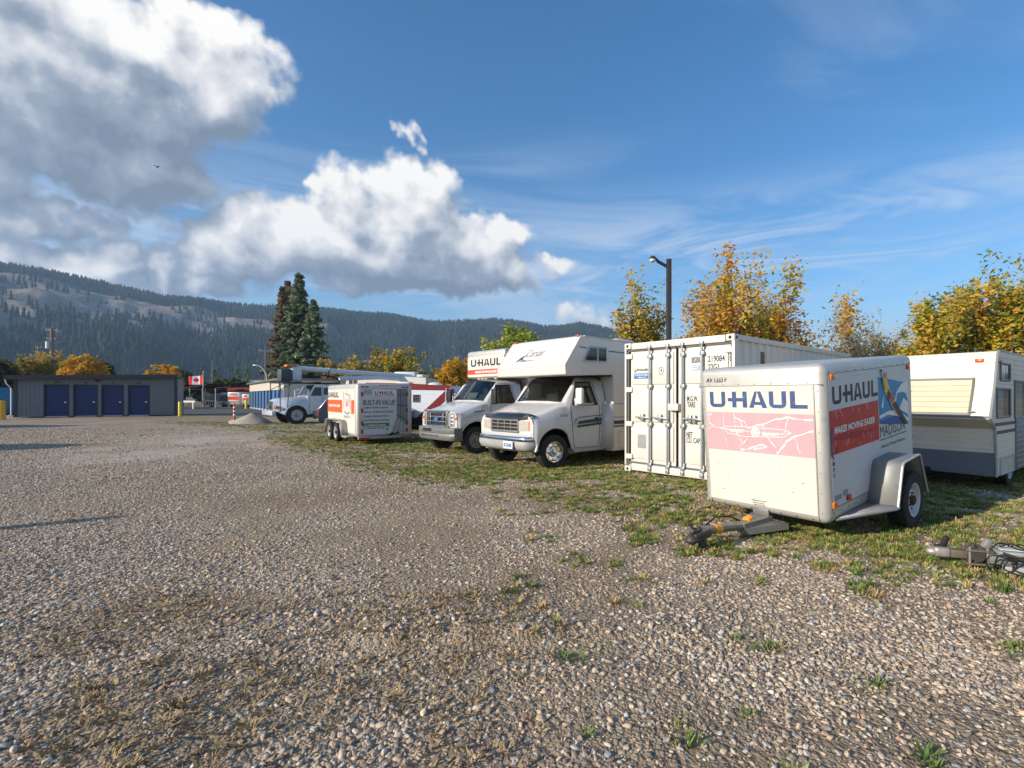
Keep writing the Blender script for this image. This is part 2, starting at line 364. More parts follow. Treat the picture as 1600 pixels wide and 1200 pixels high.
# ------------------------------------------------------------------ loose stones, grass and straw scattered with geometry nodes
def scatter(name, pts, rots, scl, idx, protos, label, cat):
    coll = bpy.data.collections.new(name + '_pieces')
    for o in protos: COL.objects.unlink(o); coll.objects.link(o)
    me = bpy.data.meshes.new(name); me.vertices.add(len(pts)); me.vertices.foreach_set('co', np.asarray(pts, np.float32).ravel())
    attr(me, 'rot', rots, typ='FLOAT_VECTOR'); attr(me, 'scl', scl, typ='FLOAT_VECTOR'); attr(me, 'idx', idx, typ='INT')
    ng = bpy.data.node_groups.new(name, 'GeometryNodeTree')
    ng.interface.new_socket('Geometry', in_out='INPUT', socket_type='NodeSocketGeometry'); ng.interface.new_socket('Geometry', in_out='OUTPUT', socket_type='NodeSocketGeometry')
    t = NT(ng); gi = t.node('NodeGroupInput'); go = t.node('NodeGroupOutput'); ip = t.node('GeometryNodeInstanceOnPoints')
    ci = t.node('GeometryNodeCollectionInfo'); ci.inputs[0].default_value = coll; ci.inputs[1].default_value = True; ci.inputs[2].default_value = True
    def na(nm, ty): q = t.node('GeometryNodeInputNamedAttribute', data_type=ty); q.inputs[0].default_value = nm; return q.outputs[0]
    e2r = t.node('FunctionNodeEulerToRotation'); t.l.new(na('rot', 'FLOAT_VECTOR'), e2r.inputs[0])
    t.l.new(gi.outputs[0], ip.inputs['Points']); t.l.new(ci.outputs[0], ip.inputs['Instance']); ip.inputs['Pick Instance'].default_value = True
    t.l.new(na('idx', 'INT'), ip.inputs['Instance Index']); t.l.new(e2r.outputs[0], ip.inputs['Rotation']); t.l.new(na('scl', 'FLOAT_VECTOR'), ip.inputs['Scale'])
    t.l.new(ip.outputs[0], go.inputs[0])
    o = link(name, me); md = o.modifiers.new('scatter', 'NODES'); md.node_group = ng
    return tag(o, label, cat, kind='stuff')
def rnd_mat(name, stops, rough=.85, bump=0, trans=0):
    m, t, p, out = new_mat(name); oi = t.node('ShaderNodeObjectInfo')
    c = t.ramp(oi.outputs['Random'], stops); c = t.mix(.5, c, t.mix(1, c, t.ramp(t.noise(coords(t), 3, 4), [(.3, (.6, .6, .6)), (.7, (1.35, 1.33, 1.3))]), 'MULTIPLY'))
    t.put(p.inputs['Base Color'], c); p.inputs['Roughness'].default_value = rough; p.inputs['Specular IOR Level'].default_value = .3
    MATS[name] = m; return m
pm = rnd_mat('pebble', PEB, .9)
def pebble(i):
    bm = bmesh.new(); bmesh.ops.create_icosphere(bm, subdivisions=2, radius=.5); rs = random.Random(i)
    off = Vector((rs.random() * 9, rs.random() * 9, i)); sc = Vector((1, rs.uniform(.62, .9), rs.uniform(.38, .62)))
    from mathutils import noise as mn
    for v in bm.verts: v.co = v.co * (1 + .55 * mn.noise(v.co * 1.9 + off) + .16 * mn.noise(v.co * 5 + off)); v.co = Vector([a * b for a, b in zip(v.co, sc)])
    me = bpy.data.meshes.new('pebble'); bm.to_mesh(me); bm.free(); me.materials.append(pm)
    if i % 4 == 0: me.polygons.foreach_set('use_smooth', np.ones(len(me.polygons), bool))
    return link('pebble', me)
def fan(n, y0, y1, margin=.4):
    """points on the ground in the wedge the photo shows, between two distances"""
    yy = np.sqrt(rng.random(n) * (y1 ** 2 - y0 ** 2) + y0 ** 2); l, r = -(CX + 90) / F_PX, (1690 - CX) / F_PX
    return (l + rng.random(n) * (r - l)) * yy + (rng.random(n) - .5) * margin, yy
PX, PY, PS = [], [], []
for y0, y1, dens_, lo, hi in ((1.45, 3.2, 2900, .010, .036), (3.2, 5.5, 1500, .012, .038), (5.5, 9.0, 620, .016, .040), (9, 14, 260, .022, .05), (14, 24, 60, .03, .07)):
    n = int((1690 + 90) / F_PX / 2 * (y1 ** 2 - y0 ** 2) * dens_); x, y = fan(n, y0, y1)
    bare = 1 - .85 * grass_amount(x, y)[0]; dd = dirt_amount(x, y); keep = rng.random(n) < bare * (1 - .78 * dd) * (1 - .9 * track_amount(x, y))
    x, y = x[keep], y[keep]; s_ = lo + (hi - lo) * rng.random(len(x)) ** 2.8; PX.append(x); PY.append(y); PS.append(s_)
for sx, sy, q, nn in ((-.95, 3.5, .22, 60), (-.45, 3.42, .16, 34), (-2.05, 3.62, .2, 30), (.55, 3.15, .2, 34), (-.7, 2.5, .25, 24), (-3.2, 4.4, .3, 24)):   # heaps of bigger stones pushed up by wheels
    PX.append(rng.normal(sx, q * 1.6, nn)); PY.append(rng.normal(sy, q * .5, nn)); PS.append(rng.uniform(.028, .052, nn))
x, y, s_ = np.concatenate(PX), np.concatenate(PY), np.concatenate(PS); n = len(x)
pts = np.stack([x, y, relief(x, y) + s_ * .04], -1)
rots = np.stack([rng.normal(0, .35, n), rng.normal(0, .35, n), rng.random(n) * 6.28], -1)
scatter('gravel', pts, rots, np.repeat(s_[:, None], 3, 1) * 1.15, rng.integers(0, 9, n), [pebble(i) for i in range(9)], 'loose grey and tan gravel stones spread over the yard', 'gravel')
print('pebbles', n)
def tuft(i, mats, nb, h, spread):
    rs = random.Random(100 + i); V, Fq = [], []
    for k in range(nb):
        a = rs.random() * 6.28; r0 = rs.random() * spread * .4; lean = rs.uniform(.2, 1.1); hh = h * rs.uniform(.5, 1); w = rs.uniform(.0025, .005)
        bx, by = math.cos(a) * r0, math.sin(a) * r0; dx, dy = math.cos(a), math.sin(a); b0 = len(V)
        for q, ww in ((0, 1), (.55, .8), (1, .05)):
            rr = lean * hh * q ** 1.6; cx_, cy_ = bx + dx * rr, by + dy * rr
            V += [(cx_ - dy * w * ww, cy_ + dx * w * ww, hh * q * (1 - .25 * lean * q)), (cx_ + dy * w * ww, cy_ - dx * w * ww, hh * q * (1 - .25 * lean * q))]
        Fq += [(b0, b0 + 1, b0 + 3, b0 + 2), (b0 + 2, b0 + 3, b0 + 5, b0 + 4)]
    return link('tuft', mesh_np('tuft', V, Fq, mats))
green = rnd_mat('grass_blade', [(0, (.09, .15, .03)), (.4, (.19, .25, .05)), (.68, (.33, .33, .085)), (.87, (.48, .37, .14)), (1, (.52, .31, .14))], .7)
strawm = rnd_mat('straw_blade', [(0, (.30, .21, .10)), (.6, (.42, .31, .16)), (1, (.25, .15, .07))], .8)
def weed_pts(n, y0, y1, thr):
    x, y = fan(n, y0, y1); a = grass_amount(x, y)[0]; k = rng.random(n) < a * thr; return x[k], y[k]
xs, ys = [], []
for y0, y1, dn in ((1.4, 4, 130), (4, 7, 330), (7, 11, 240), (11, 19, 110), (19, 30, 30)):
    n = int((1690 + 90) / F_PX / 2 * (y1 ** 2 - y0 ** 2) * dn); a, b = weed_pts(n, y0, y1, .9); xs.append(a); ys.append(b)
x, y = np.concatenate(xs), np.concatenate(ys); n = len(x)
sc_ = (.55 + rng.random(n) * .8)
scatter('grass', np.stack([x, y, relief(x, y) - .004], -1), np.stack([rng.normal(0, .1, n), rng.normal(0, .1, n), rng.random(n) * 6.28], -1), np.repeat(sc_[:, None], 3, 1), rng.integers(0, 5, n),
        [tuft(i, green, 34, .050, .13) for i in range(5)], 'short green weeds and grass growing through the gravel', 'grass')
print('tufts', n)
xs, ys = [], []
for y0, y1, dn in ((1.4, 4, 170), (4, 8, 80), (8, 20, 55), (20, 30, 20)):
    n = int((1690 + 90) / F_PX / 2 * (y1 ** 2 - y0 ** 2) * dn); x, y = fan(n, y0, y1)
    a = np.maximum(sstep(fbm(x * .5 + 7, y * .5, 3, 44), .42, .6) * sstep(grass_amount(x, y)[1], -1, 1), .9 * dirt_amount(x, y) * sstep(y, 5, 3) * sstep(x, .2, -.8)); k = rng.random(n) < a; xs.append(x[k]); ys.append(y[k])
x, y = np.concatenate(xs), np.concatenate(ys); n = len(x)
scatter('dry_grass', np.stack([x, y, relief(x, y)], -1), np.stack([rng.normal(0, .3, n), rng.normal(0, .3, n), rng.random(n) * 6.28], -1), np.stack([.7 + rng.random(n) * .9] * 2 + [.25 + rng.random(n) * .4], -1), rng.integers(0, 4, n),
        [tuft(40 + i, strawm, 16, .05, .12) for i in range(4)], 'dry straw coloured grass stalks lying on the gravel', 'dry grass')

# ------------------------------------------------------------------ hills and their forest
RIDGE = [(-900, 440), (-400, 395), (-100, 398), (0, 417), (60, 425), (120, 437), (180, 449), (250, 464), (330, 474), (400, 481), (500, 485), (560, 492), (620, 497), (680, 505), (730, 503), (765, 501), (800, 506), (850, 513), (880, 513), (905, 509), (940, 515), (1000, 527), (1100, 548), (1300, 556), (1600, 556), (2600, 560)]
raz = np.array([photo_dir(a, b)[0] for a, b in RIDGE]); rel = np.array([photo_dir(a, b)[1] for a, b in RIDGE])
def hill_height(x, y):
    az = np.arctan2(x, y); d = np.hypot(x, y)
    top = np.tan(np.interp(az, raz, rel)) * 1750
    e = np.interp(az, [-1.2, -.85, -.62, -.35, -.1, .3, .9], [760, 780, 900, 1020, 1000, 900, 900])
    k = np.clip((d - e) / (1750 - e), 0, 1.25); prof = np.where(k < 1, k ** .82 * (1 - .0 * k), 1 - (k - 1) * .8)
    gul = (fbm(az * 11, d / 420, 4, 61) - .5) * .30 + (fbm(x / 90, y / 90, 3, 62) - .5) * .09
    return top * np.clip(prof + gul * np.sin(np.clip(k, 0, 1) * math.pi) ** .8, -.1, 1.3) - 1.5 * (k <= 0), k, az
azs = np.linspace(-1.35, 1.25, 420); ds = np.concatenate([np.linspace(700, 1760, 110), np.linspace(1800, 2250, 10)])
A, Dd = np.meshgrid(azs, ds); HX, HY = np.sin(A) * Dd, np.cos(A) * Dd; HZ, HK, _ = hill_height(HX, HY)
n0, n1 = HX.shape; idx = np.arange(n0 * n1).reshape(n0, n1); Fh = np.stack([idx[:-1, :-1], idx[:-1, 1:], idx[1:, 1:], idx[1:, :-1]], -1).reshape(-1, 4)
def forest_amount(x, y):
    z, k, az = hill_height(x, y); n = fbm(x / 170, y / 170, 4, 71); n2 = fbm(x / 60, y / 60, 3, 72)
    up = np.interp(az, [-1.2, -.86, -.72, -.60, -.52, -.44, -.40], [.86, .83, .83, .80, .76, .66, .5])   # the open slope lies between these heights on the left
    lo = np.interp(az, [-1.2, -.86, -.72, -.60, -.52, -.44, -.40], [.22, .27, .34, .42, .50, .58, .55])
    w = k + (n - .5) * .26
    f = np.maximum(sstep(w, up - .025, up + .035), sstep(w, lo + .16, lo - .16) * .78)
    return np.where(az > -.42, .92 - .5 * sstep(n2, .62, .75), f * (.6 + .5 * n2) + .07 * sstep(n2, .48, .6)), z, k
fa, _, _ = forest_amount(HX, HY)
hm, t, p, out = new_mat('hillside'); co = coords(t)
c = t.ramp(t.noise(t.vmul(co, (.012, .012, .03)), 1, 8, .65), [(.3, (.20, .16, .13)), (.5, (.34, .27, .215)), (.7, (.44, .36, .28))])
c = t.mix(t.mul(t.step(t.noise(co, .09, 4, .75), .52, .64), .55), c, (.07, .075, .05))
t.put(p.inputs['Normal'], t.bump(t.noise(t.vmul(co, (1, 1, .6)), .022, 7, .65), .9, 14))
c = t.mix(t.mul(t.node('ShaderNodeAttribute', attribute_name='forest').outputs['Fac'], .85), c, (.035, .05, .035))
t.put(p.inputs['Base Color'], c); p.inputs['Roughness'].default_value = 1; p.inputs['Specular IOR Level'].default_value = .1
me = mesh_np('hills', np.stack([HX, HY, HZ], -1).reshape(-1, 3), Fh, hm, True); attr(me, 'forest', fa)
tag(link('hills', me), 'forested mountain ridge with an open dry slope', kind='structure')
fm = rnd_mat('far_conifer', [(0, (.016, .032, .022)), (.5, (.030, .052, .034)), (.85, (.05, .072, .036)), (1, (.10, .095, .04))], 1)
def far_conifer(i):
    b = B(); rs = random.Random(i)
    for q in range(3): b.cyl((rs.uniform(-.05, .05), 0, .08 + q * .27), (0, 0, .45 + q * .28), .24 - q * .06, .01, n=6, caps=False)
    return b.done('conifer', fm, smooth=0)
nt = 70000; az = rng.uniform(-.95, .78, nt); d = np.sqrt(rng.uniform(790 ** 2, 1790 ** 2, nt)); x, y = np.sin(az) * d, np.cos(az) * d
fa, z, k = forest_amount(x, y); keep = (rng.random(nt) < fa * 1.1) & (k > .02); x, y, z = x[keep], y[keep], z[keep]; n = len(x); hh = rng.uniform(9, 19, n) * (.8 + .4 * fbm(x / 100, y / 100, 2, 5))
scatter('hill_forest', np.stack([x, y, z - .5], -1), np.stack([np.zeros(n), np.zeros(n), rng.random(n) * 6.28], -1), np.stack([hh * .9, hh * .9, hh], -1), rng.integers(0, 4, n), [far_conifer(i) for i in range(4)],
        'dark conifer forest covering the far hills', 'forest')
print('forest', n)
# thin autumn haze over the valley
hz = bpy.data.materials.new('haze'); hz.use_nodes = True; hz.node_tree.nodes.clear(); t = NT(hz.node_tree); out = t.node('ShaderNodeOutputMaterial'); pv = t.node('ShaderNodeVolumePrincipled')
pv.inputs['Color'].default_value = (.50, .72, 1, 1); pv.inputs['Density'].default_value = .00021; pv.inputs['Anisotropy'].default_value = .1; t.l.new(pv.outputs[0], out.inputs['Volume'])
hb = B().mm((-3600, -320, -3.5), (3600, 4300, 520)).done('haze', hz, smooth=0); tag(hb, 'thin blue autumn haze over the valley', 'haze', kind='stuff')
HAZE = hb

# ------------------------------------------------------------------ lettering and flat print
class Plane2:
    """a flat print area on a thing: origin, right and up directions (local to the thing); print sits off metres proud"""
    def __init__(s, o, u, v, off=.003):
        s.o, s.u, s.v = Vector(o), Vector(u).normalized(), Vector(v).normalized(); s.n = s.u.cross(s.v); s.off = off
    def p(s, a, b, k=1.0): return s.o + s.u * a + s.v * b + s.n * (s.off * k)
def printed(name, pl, polys, mat, parent, k=1.0):
    b = B()
    for q in polys: b.poly([pl.p(x, y, k) for x, y in q])
    o = b.done(name, mat, parent, smooth=0)
    if name == 'print' and len(polys) > 5: o['kind'] = 'stuff'
    return o
def text(name, body, pl, x, y, w, h, mat, parent, bold=.0, shear=0, k=1.0, mirror=False):
    """lettering fitted to the box x..x+w, y..y+h of a print area"""
    cu = bpy.data.curves.new(name, 'FONT'); cu.body = body; cu.size = 1; cu.offset = bold; cu.resolution_u = 3; cu.shear = shear
    tmp = bpy.data.objects.new('tmp', cu); COL.objects.link(tmp); bpy.context.view_layer.update()
    me = bpy.data.meshes.new_from_object(tmp.evaluated_get(bpy.context.evaluated_depsgraph_get()))
    bpy.data.objects.remove(tmp); bpy.data.curves.remove(cu)
    co = np.empty(len(me.vertices) * 3, np.float32); me.vertices.foreach_get('co', co); co = co.reshape(-1, 3)
    lo, hi = co.min(0), co.max(0); sx, sy = (co[:, 0] - lo[0]) / (hi[0] - lo[0]), (co[:, 1] - lo[1]) / max(1e-6, hi[1] - lo[1])
    if mirror: sx = 1 - sx
    P = np.array(pl.o + pl.n * (pl.off * k))[None] + np.outer(x + sx * w, np.array(pl.u)) + np.outer(y + sy * h, np.array(pl.v))
    me.vertices.foreach_set('co', P.astype(np.float32).ravel()); me.update(); me.name = name
    me.materials.clear(); me.materials.append(mat)
    return link(name, me, parent)
def rc(x0, y0, x1, y1): return [(x0, y0), (x1, y0), (x1, y1), (x0, y1)]
LOGO = [[(0, 1), (0, .25), (.08, .08), (.25, 0), (.78, 0), (.95, .08), (1.03, .25), (1.03, 1), (.78, 1), (.78, .22), (.25, .22), (.25, 1)],
        rc(1.48, 0, 1.74, 1), rc(2.14, 0, 2.40, 1), rc(1.20, .38, 1.475, .60), rc(1.745, .38, 2.135, .60),
        [(2.52, 0), (2.80, 0), (3.02, 1), (2.88, 1)], [(3.02, 1), (3.30, 0), (3.58, 0), (3.22, 1)], rc(2.86, .18, 3.26, .36),
        [(3.70, 1), (3.70, .25), (3.78, .08), (3.95, 0), (4.40, 0), (4.57, .08), (4.65, .25), (4.65, 1), (4.40, 1), (4.40, .22), (3.95, .22), (3.95, 1)],
        rc(4.85, 0, 5.12, 1), rc(5.125, 0, 5.75, .22)]
def logo(pl, x, y, w, h, mat, parent, k=1.0):
    return printed('lettering', pl, [[(x + a / 5.75 * w, y + b * h) for a, b in q] for q in LOGO], mat, parent, k)
def strip(a, b, w):
    a, b = Vector(a), Vector(b); d = (b - a).normalized() * w / 2; n = Vector((-d.y, d.x)); return [(a - n)[:], (b - n)[:], (b + n)[:], (a + n)[:]]
def polyline(pts, w, jit=0):
    if jit:
        rs = random.Random(int(pts[0][0] * 1000) + len(pts)); q = [pts[0]]
        for a, b in zip(pts, pts[1:]):
            for k in (.33, .66): q.append((a[0] + (b[0] - a[0]) * k + rs.uniform(-jit, jit), a[1] + (b[1] - a[1]) * k + rs.uniform(-jit, jit)))
            q.append(b)
        return [strip(a, b, w * rs.uniform(.4, 1.7)) for a, b in zip(q, q[1:])]
    return [strip(a, b, w) for a, b in zip(pts, pts[1:])]

# ------------------------------------------------------------------ shared materials
ALU = M('aluminium', lin(200, 196, 188), .46, .45, .10, 3, dirt=.22, dcol=(.30, .28, .25), ds=9)
ALU2 = M('aluminium_plate', lin(158, 156, 152), .55, .35, .15, 5, dirt=.3, dcol=(.2, .18, .16), ds=8)
WHITE = M('white_panel', lin(218, 210, 197), .42, 0, .08, 2, dirt=.26, dcol=(.52, .46, .38), ds=2.6, stretch=(1, 1, .6))
WHITE2 = M('white_paint', lin(228, 226, 220), .28, 0, .05, 2, dirt=.12, dcol=(.42, .38, .33), ds=3.5, coat=.4)
NAVY = M('navy_print', lin(62, 84, 128), .5, 0, .3, 14, dirt=.25, dcol=lin(150, 155, 165), ds=16)
BLACKP = M('black_print', lin(38, 36, 40), .5, 0, .2, 20)
RUBBER = M('rubber', lin(42, 41, 41), .85, 0, .25, 9, bump=.3, bs=70, dirt=.25, dcol=(.12, .10, .08))
DARK = M('black_metal', lin(34, 33, 33), .6, .2, .2, 9)
UNDER = M('underside', lin(30, 29, 28), .8, 0, .2, 6)
RIMW = M('white_rim', lin(205, 203, 198), .5, .1, .12, 9, dirt=.3, dcol=(.2, .12, .07), ds=22)
STEEL = M('steel_rim', lin(150, 147, 140), .42, .6, .15, 9, dirt=.35, dcol=(.14, .09, .06), ds=14)
CHROME = M('chrome', (.72, .72, .73), .12, 1, .05, 4)
AMBER = M('amber_lens', lin(235, 120, 20), .25, 0, .1, 20); REDL = M('red_lens', lin(205, 22, 24), .25, 0, .1, 20)
ORANGE = M('orange_sticker', lin(240, 160, 30), .5, 0, .1, 20)
RED = M('red_print', lin(222, 50, 28), .5, 0, .12, 10, dirt=.08, dcol=lin(230, 180, 170), ds=20)
WPRINT = M('white_print', lin(238, 234, 226), .5, 0, .05, 8)
GLASS = glass('window_glass', (.33, .40, .36)); DGLASS = glass('dark_window_glass', (.10, .12, .12), .07)

TYRE = [(-.5, .60), (-.46, .70), (-.50, .80), (-.47, .93), (-.40, .985), (-.30, 1), (-.10, 1), (-.09, .975), (-.05, .975), (-.04, 1), (.04, 1), (.05, .975), (.09, .975), (.10, 1), (.30, 1), (.40, .985), (.47, .93), (.50, .80), (.46, .70), (.5, .60)]
def wheel(parent, c, r, w, rim_mat, side=1, style='steel', steer=0, n=28):
    """tyre with its rim and hub; axle along local x, outer face towards side"""
    b = B().lathe([(a * w, q * r) for a, q in TYRE], (0, 0, 0), 0, n)
    for k in range(n):                                             # shoulder tread blocks
        a = 2 * math.pi * (k + .5) / n
        for s in (-1, 1): b.box((s * w * .36, math.cos(a) * r * .985, math.sin(a) * r * .985), (w * .2, r * .10, r * .035), (a - math.pi / 2, 0, 0))
    ty = b.done('wheel', RUBBER, parent, 40, loc=c, rot=(0, 0, steer))
    s = side; d = .60 * r
    prof = [(s * w * .5, d), (s * w * .48, d * .93), (s * w * .36, d * .88), (s * w * .22, d * .80), (s * w * .20, d * .55), (s * w * .30, d * .42), (s * w * .32, d * .30), (s * w * .32, 0.001)]
    b = B().use(rim_mat).lathe(prof, (0, 0, 0), 0, 24).use(DARK)
    for k in range(8 if style != 'trailer' else 6):
        a = 2 * math.pi * k / (8 if style != 'trailer' else 6); b.cyl((s * w * .20, math.cos(a) * d * .68, math.sin(a) * d * .68), (s * w * .215, math.cos(a) * d * .67, math.sin(a) * d * .67), d * .10, n=8)
    rim = b.done('rim', None, ty, 40)
    b = B().use(rim_mat if style == 'chrome' else (M('rusty_hub', lin(96, 62, 44), .8, .2, .3, 30) if style == 'trailer' else STEEL))
    b.lathe([(s * w * .33, d * .28), (s * w * .52, d * .24), (s * w * .56, d * .14), (s * w * .56, 0.001)], (0, 0, 0), 0, 14)
    for k in range(5 if style == 'trailer' else 8):
        a = 2 * math.pi * (k + .4) / (5 if style == 'trailer' else 8); b.cyl((s * w * .28, math.cos(a) * d * .38, math.sin(a) * d * .38), (s * w * .42, math.cos(a) * d * .38, math.sin(a) * d * .38), d * .055, n=6)
    b.done('hub', None, ty, 40)
    return ty
def rivets(parent, rows, r=.007, mat=None):
    """rows: (point a, point b, count, outward normal)"""
    b = B()
    for a, c, n, nrm in rows:
        a, c, nrm = Vector(a), Vector(c), Vector(nrm)
        for k in range(n):
            q = a + (c - a) * (k / max(1, n - 1)); b.cyl(q - nrm * .002, q + nrm * .004, r, r * .6, n=6)
    return tag(b.done('rivets', mat or M('rivet', lin(70, 64, 58), .5, .5), parent, 40), kind='stuff')

# ------------------------------------------------------------------ cargo trailer nearest the camera
W_, L_, H_ = 1.538, 2.524, 1.688; hw = W_ / 2
tr = thing('cargo_trailer', 'white enclosed single axle trailer with a faded pink band, tongue resting on the grass', 'trailer', (2.181, 5.788, .194), (-.086, 0, 2.246), 'cargo trailers in the yard')
b = B(); b.mm((-hw, -L_, 0), (hw, 0, H_), bev=.085, seg=5); b.done('body', ALU, tr, 30)
B().mm((-.655, -.05, .085), (.672, .004, H_ - .225), bev=.002, seg=1).done('front_panel', WHITE, tr, 0)
B().mm((-hw - .004, -L_ + .10, .17), (-hw + .05, -.09, H_ - .125), bev=.002, seg=1).done('side_panel', M('white_side_panel', lin(208, 205, 201), .45, 0, .05, 2, dirt=.16, dcol=(.42, .38, .34), ds=3), tr, 0)
B().mm((hw - .05, -L_ + .10, .17), (hw + .004, -.09, H_ - .125), bev=.002, seg=1).done('side_panel', WHITE, tr, 0)
B().mm((-.62, -L_ - .004, .17), (.62, -L_ + .05, H_ - .16), bev=.002, seg=1).done('rear_door', WHITE, tr, 0)
b = B()                                                          # seams of the corner castings
for s in (-1, 1): b.mm((s * .665 - .004, -.02, .03), (s * .665 + .004, .002, H_ - .215)); b.mm((-hw - .0015, -.088 if s < 0 else -L_ + .088, .1), (-hw + .02, -.08 if s < 0 else -L_ + .096, H_ - .1))
b.mm((-hw + .02, -.02, H_ - .222), (hw - .02, .0015, H_ - .215)); b.mm((-hw - .0015, -L_ + .08, H_ - .122), (-hw + .02, -.08, H_ - .116)); b.mm((-hw - .0015, -1.0, .158), (-hw + .02, -.06, .166)); b.done('seam', M('seam', lin(110, 104, 96), .6), tr, 0)
rivets(tr, [((-.60, .001, H_ - .20), (.62, .001, H_ - .20), 7, (0, 1, 0)), ((-.60, .001, .045), (.66, .001, .045), 8, (0, 1, 0)), ((.715, -.004, .12), (.715, -.004, 1.4), 7, (0, 1, 0)), ((-.70, -.004, .12), (-.70, -.004, 1.4), 7, (0, 1, 0)),
            ((-hw - .001, -.12, H_ - .105), (-hw - .001, -2.4, H_ - .105), 12, (-1, 0, 0)), ((-hw - .001, -.12, .115), (-hw - .001, -.95, .115), 6, (-1, 0, 0)), ((-hw - .001, -L_ + .05, .3), (-hw - .001, -L_ + .05, 1.5), 5, (-1, 0, 0))])
FR = Plane2((.672, .004, 0), (-1, 0, 0), (0, 0, 1), .002); SD = Plane2((-hw - .004, -.084, 0), (0, -1, 0), (0, 0, 1), .002)
logo(FR, .058, 1.218, 1.21, .187, NAVY, tr)
PINK = M('pink_band', lin(222, 160, 165), .55, 0, .12, 5, dirt=.12, dcol=lin(232, 205, 200), ds=6)
printed('pink_band', FR, [rc(0, .700, 1.327, 1.160)], PINK, tr)
cr = [[(.05, 1.155), (.03, 1.02), (.10, .985), (.22, .96), (.75, .93), (.95, .93), (1.06, .95)], [(.10, .985), (.02, .94)], [(.25, 1.155), (.22, .95), (.27, .72)], [(.38, 1.155), (.40, .93), (.48, .80), (.44, .76), (.47, .73)], [(.44, 1.08), (.52, 1.06), (.55, 1.0)], [(.38, 1.10), (.46, 1.08), (.49, 1.0)],
      [(.55, .98), (.75, 1.03), (.92, 1.10), (1.04, 1.125), (1.32, 1.10)], [(1.04, 1.125), (1.02, 1.02), (1.0, .95)], [(.75, 1.03), (.78, .93), (.82, .86), (.90, .78)], [(1.32, .985), (1.12, .92), (1.02, .86), (.96, .78), (.90, .71)], [(1.12, .92), (1.14, .80), (1.17, .74)], [(.46, .72), (.60, .76), (.75, .80), (.78, .77), (.62, .74)], [(.25, .99), (.50, .995), (.98, .985), (1.08, .955), (.98, .90), (.50, .88), (.28, .91), (.25, .99)], [(.50, .80), (.55, .86), (.52, .83), (.47, .77)]]
printed('print', FR, [q for i, c_ in enumerate(cr) for q in polyline(c_, .006 if i not in (6, 9, 11) else .013, .010 if i != 12 else 0)], WPRINT, tr, 2)
printed('print', FR, [[(.655 + math.cos(a) * .055, .935 + math.sin(a) * .055) for a in np.linspace(0, 6.28, 17)[:-1]]], WPRINT, tr, 3)
printed('print', FR, [[(.655 + math.cos(a) * .038, .935 + math.sin(a) * .038) for a in np.linspace(0, 6.28, 13)[:-1]]], PINK, tr, 4)
printed('print', FR, [strip((.655 - math.cos(a) * .04, .935 - math.sin(a) * .04), (.655 + math.cos(a) * .04, .935 + math.sin(a) * .04), .012) for a in (0, 1.05, 2.1)], WPRINT, tr, 5)
text('lettering', 'FINEST', FR, .32, .922, .20, .038, WPRINT, tr, .03, k=3); text('lettering', 'SAFEST', FR, .74, .905, .20, .038, WPRINT, tr, .03, k=3)
text('lettering', '6-6', FR, .01, 1.115, .07, .03, WPRINT, tr, .02, k=3)
rs = random.Random(12)
for x_, y_ in ((.13, .52), (.62, .47), (1.17, .41), (.27, .36), (.35, .28), (.94, .55), (1.05, .30), (.45, .60), (.18, .22)):
    a_ = rs.uniform(0, 3); printed('scuff', FR, [strip((x_, y_), (x_ + math.cos(a_) * rs.uniform(.012, .045), y_ + math.sin(a_) * .018), rs.uniform(.004, .010))], M('scuff_grey', lin(142, 134, 122), .7), tr)
GRN = M('green_print', lin(40, 120, 90), .5)
text('lettering', 'uhaul.com', FR, .56, .135, .19, .022, GRN, tr, .02, .2); text('lettering', '1-800-GO-UHAUL', FR, .575, .108, .15, .015, BLACKP, tr, .01); text('lettering', '1-800-468-4285', FR, .585, .088, .15, .012, BLACKP, tr, .01)
T2 = Plane2((.66, -.012, H_ - .155), (-1, 0, 0), (0, -.10, 1), .004); text('lettering', 'AV 1333 F', Plane2((.66, -.0005, H_ - .17), (-1, 0, 0), (0, -.25, 1), .014), 0, 0, .30, .062, BLACKP, tr, .006, .25)
logo(SD, .08, 1.243, 1.175, .19, BLACKP, tr)
RED2 = M('worn_red_print', lin(205, 42, 30), .5, 0, .2, 8, dirt=.12, dcol=lin(215, 150, 145), ds=12)
printed('red_band', SD, [rc(0, .722, 1.255, 1.188)], RED2, tr)
rs = random.Random(3); sh = []
for k in range(34):                                              # peeled flakes of the band
    x, y = rs.uniform(.02, 1.2), rs.choice([rs.uniform(1.07, 1.18), rs.uniform(.73, .90)]); l = rs.uniform(.02, .09); a = rs.uniform(.7, 2.2); sh.append(strip((x, y), (x + math.cos(a) * l, min(1.186, max(.724, y + math.sin(a) * l))), rs.uniform(.006, .022)))
printed('print', SD, sh, M('peeled_print', lin(222, 150, 146), .55), tr, 2)
printed('print', SD, [[(.02, .89), (.35, .92), (.95, .875), (1.2, .90), (1.2, .86), (.6, .83), (.2, .86)], [(.10, .724), (.17, .724), (.19, .80), (.12, .79)]], M('deep_red_print', lin(170, 24, 18), .5), tr, 2)
text('lettering', 'MAKES MOVING EASIER', SD, .085, .935, 1.05, .075, WPRINT, tr, .035, .15, 3)
BLUE = M('blue_print', lin(28, 140, 190), .5, 0, .25, 7); DBLUE = M('deep_blue_print', lin(22, 80, 150), .5); SKIN = M('tan_print', lin(200, 160, 130), .5); YEL = M('yellow_print', lin(215, 190, 70), .5)
x0 = 1.275                                                       # picture of a water skier over the town name
printed('print', SD, [[(x0, .90), (x0 + .92, .79), (x0 + .95, 1.32), (x0 + .45, 1.40), (x0, 1.46)]], BLUE, tr)
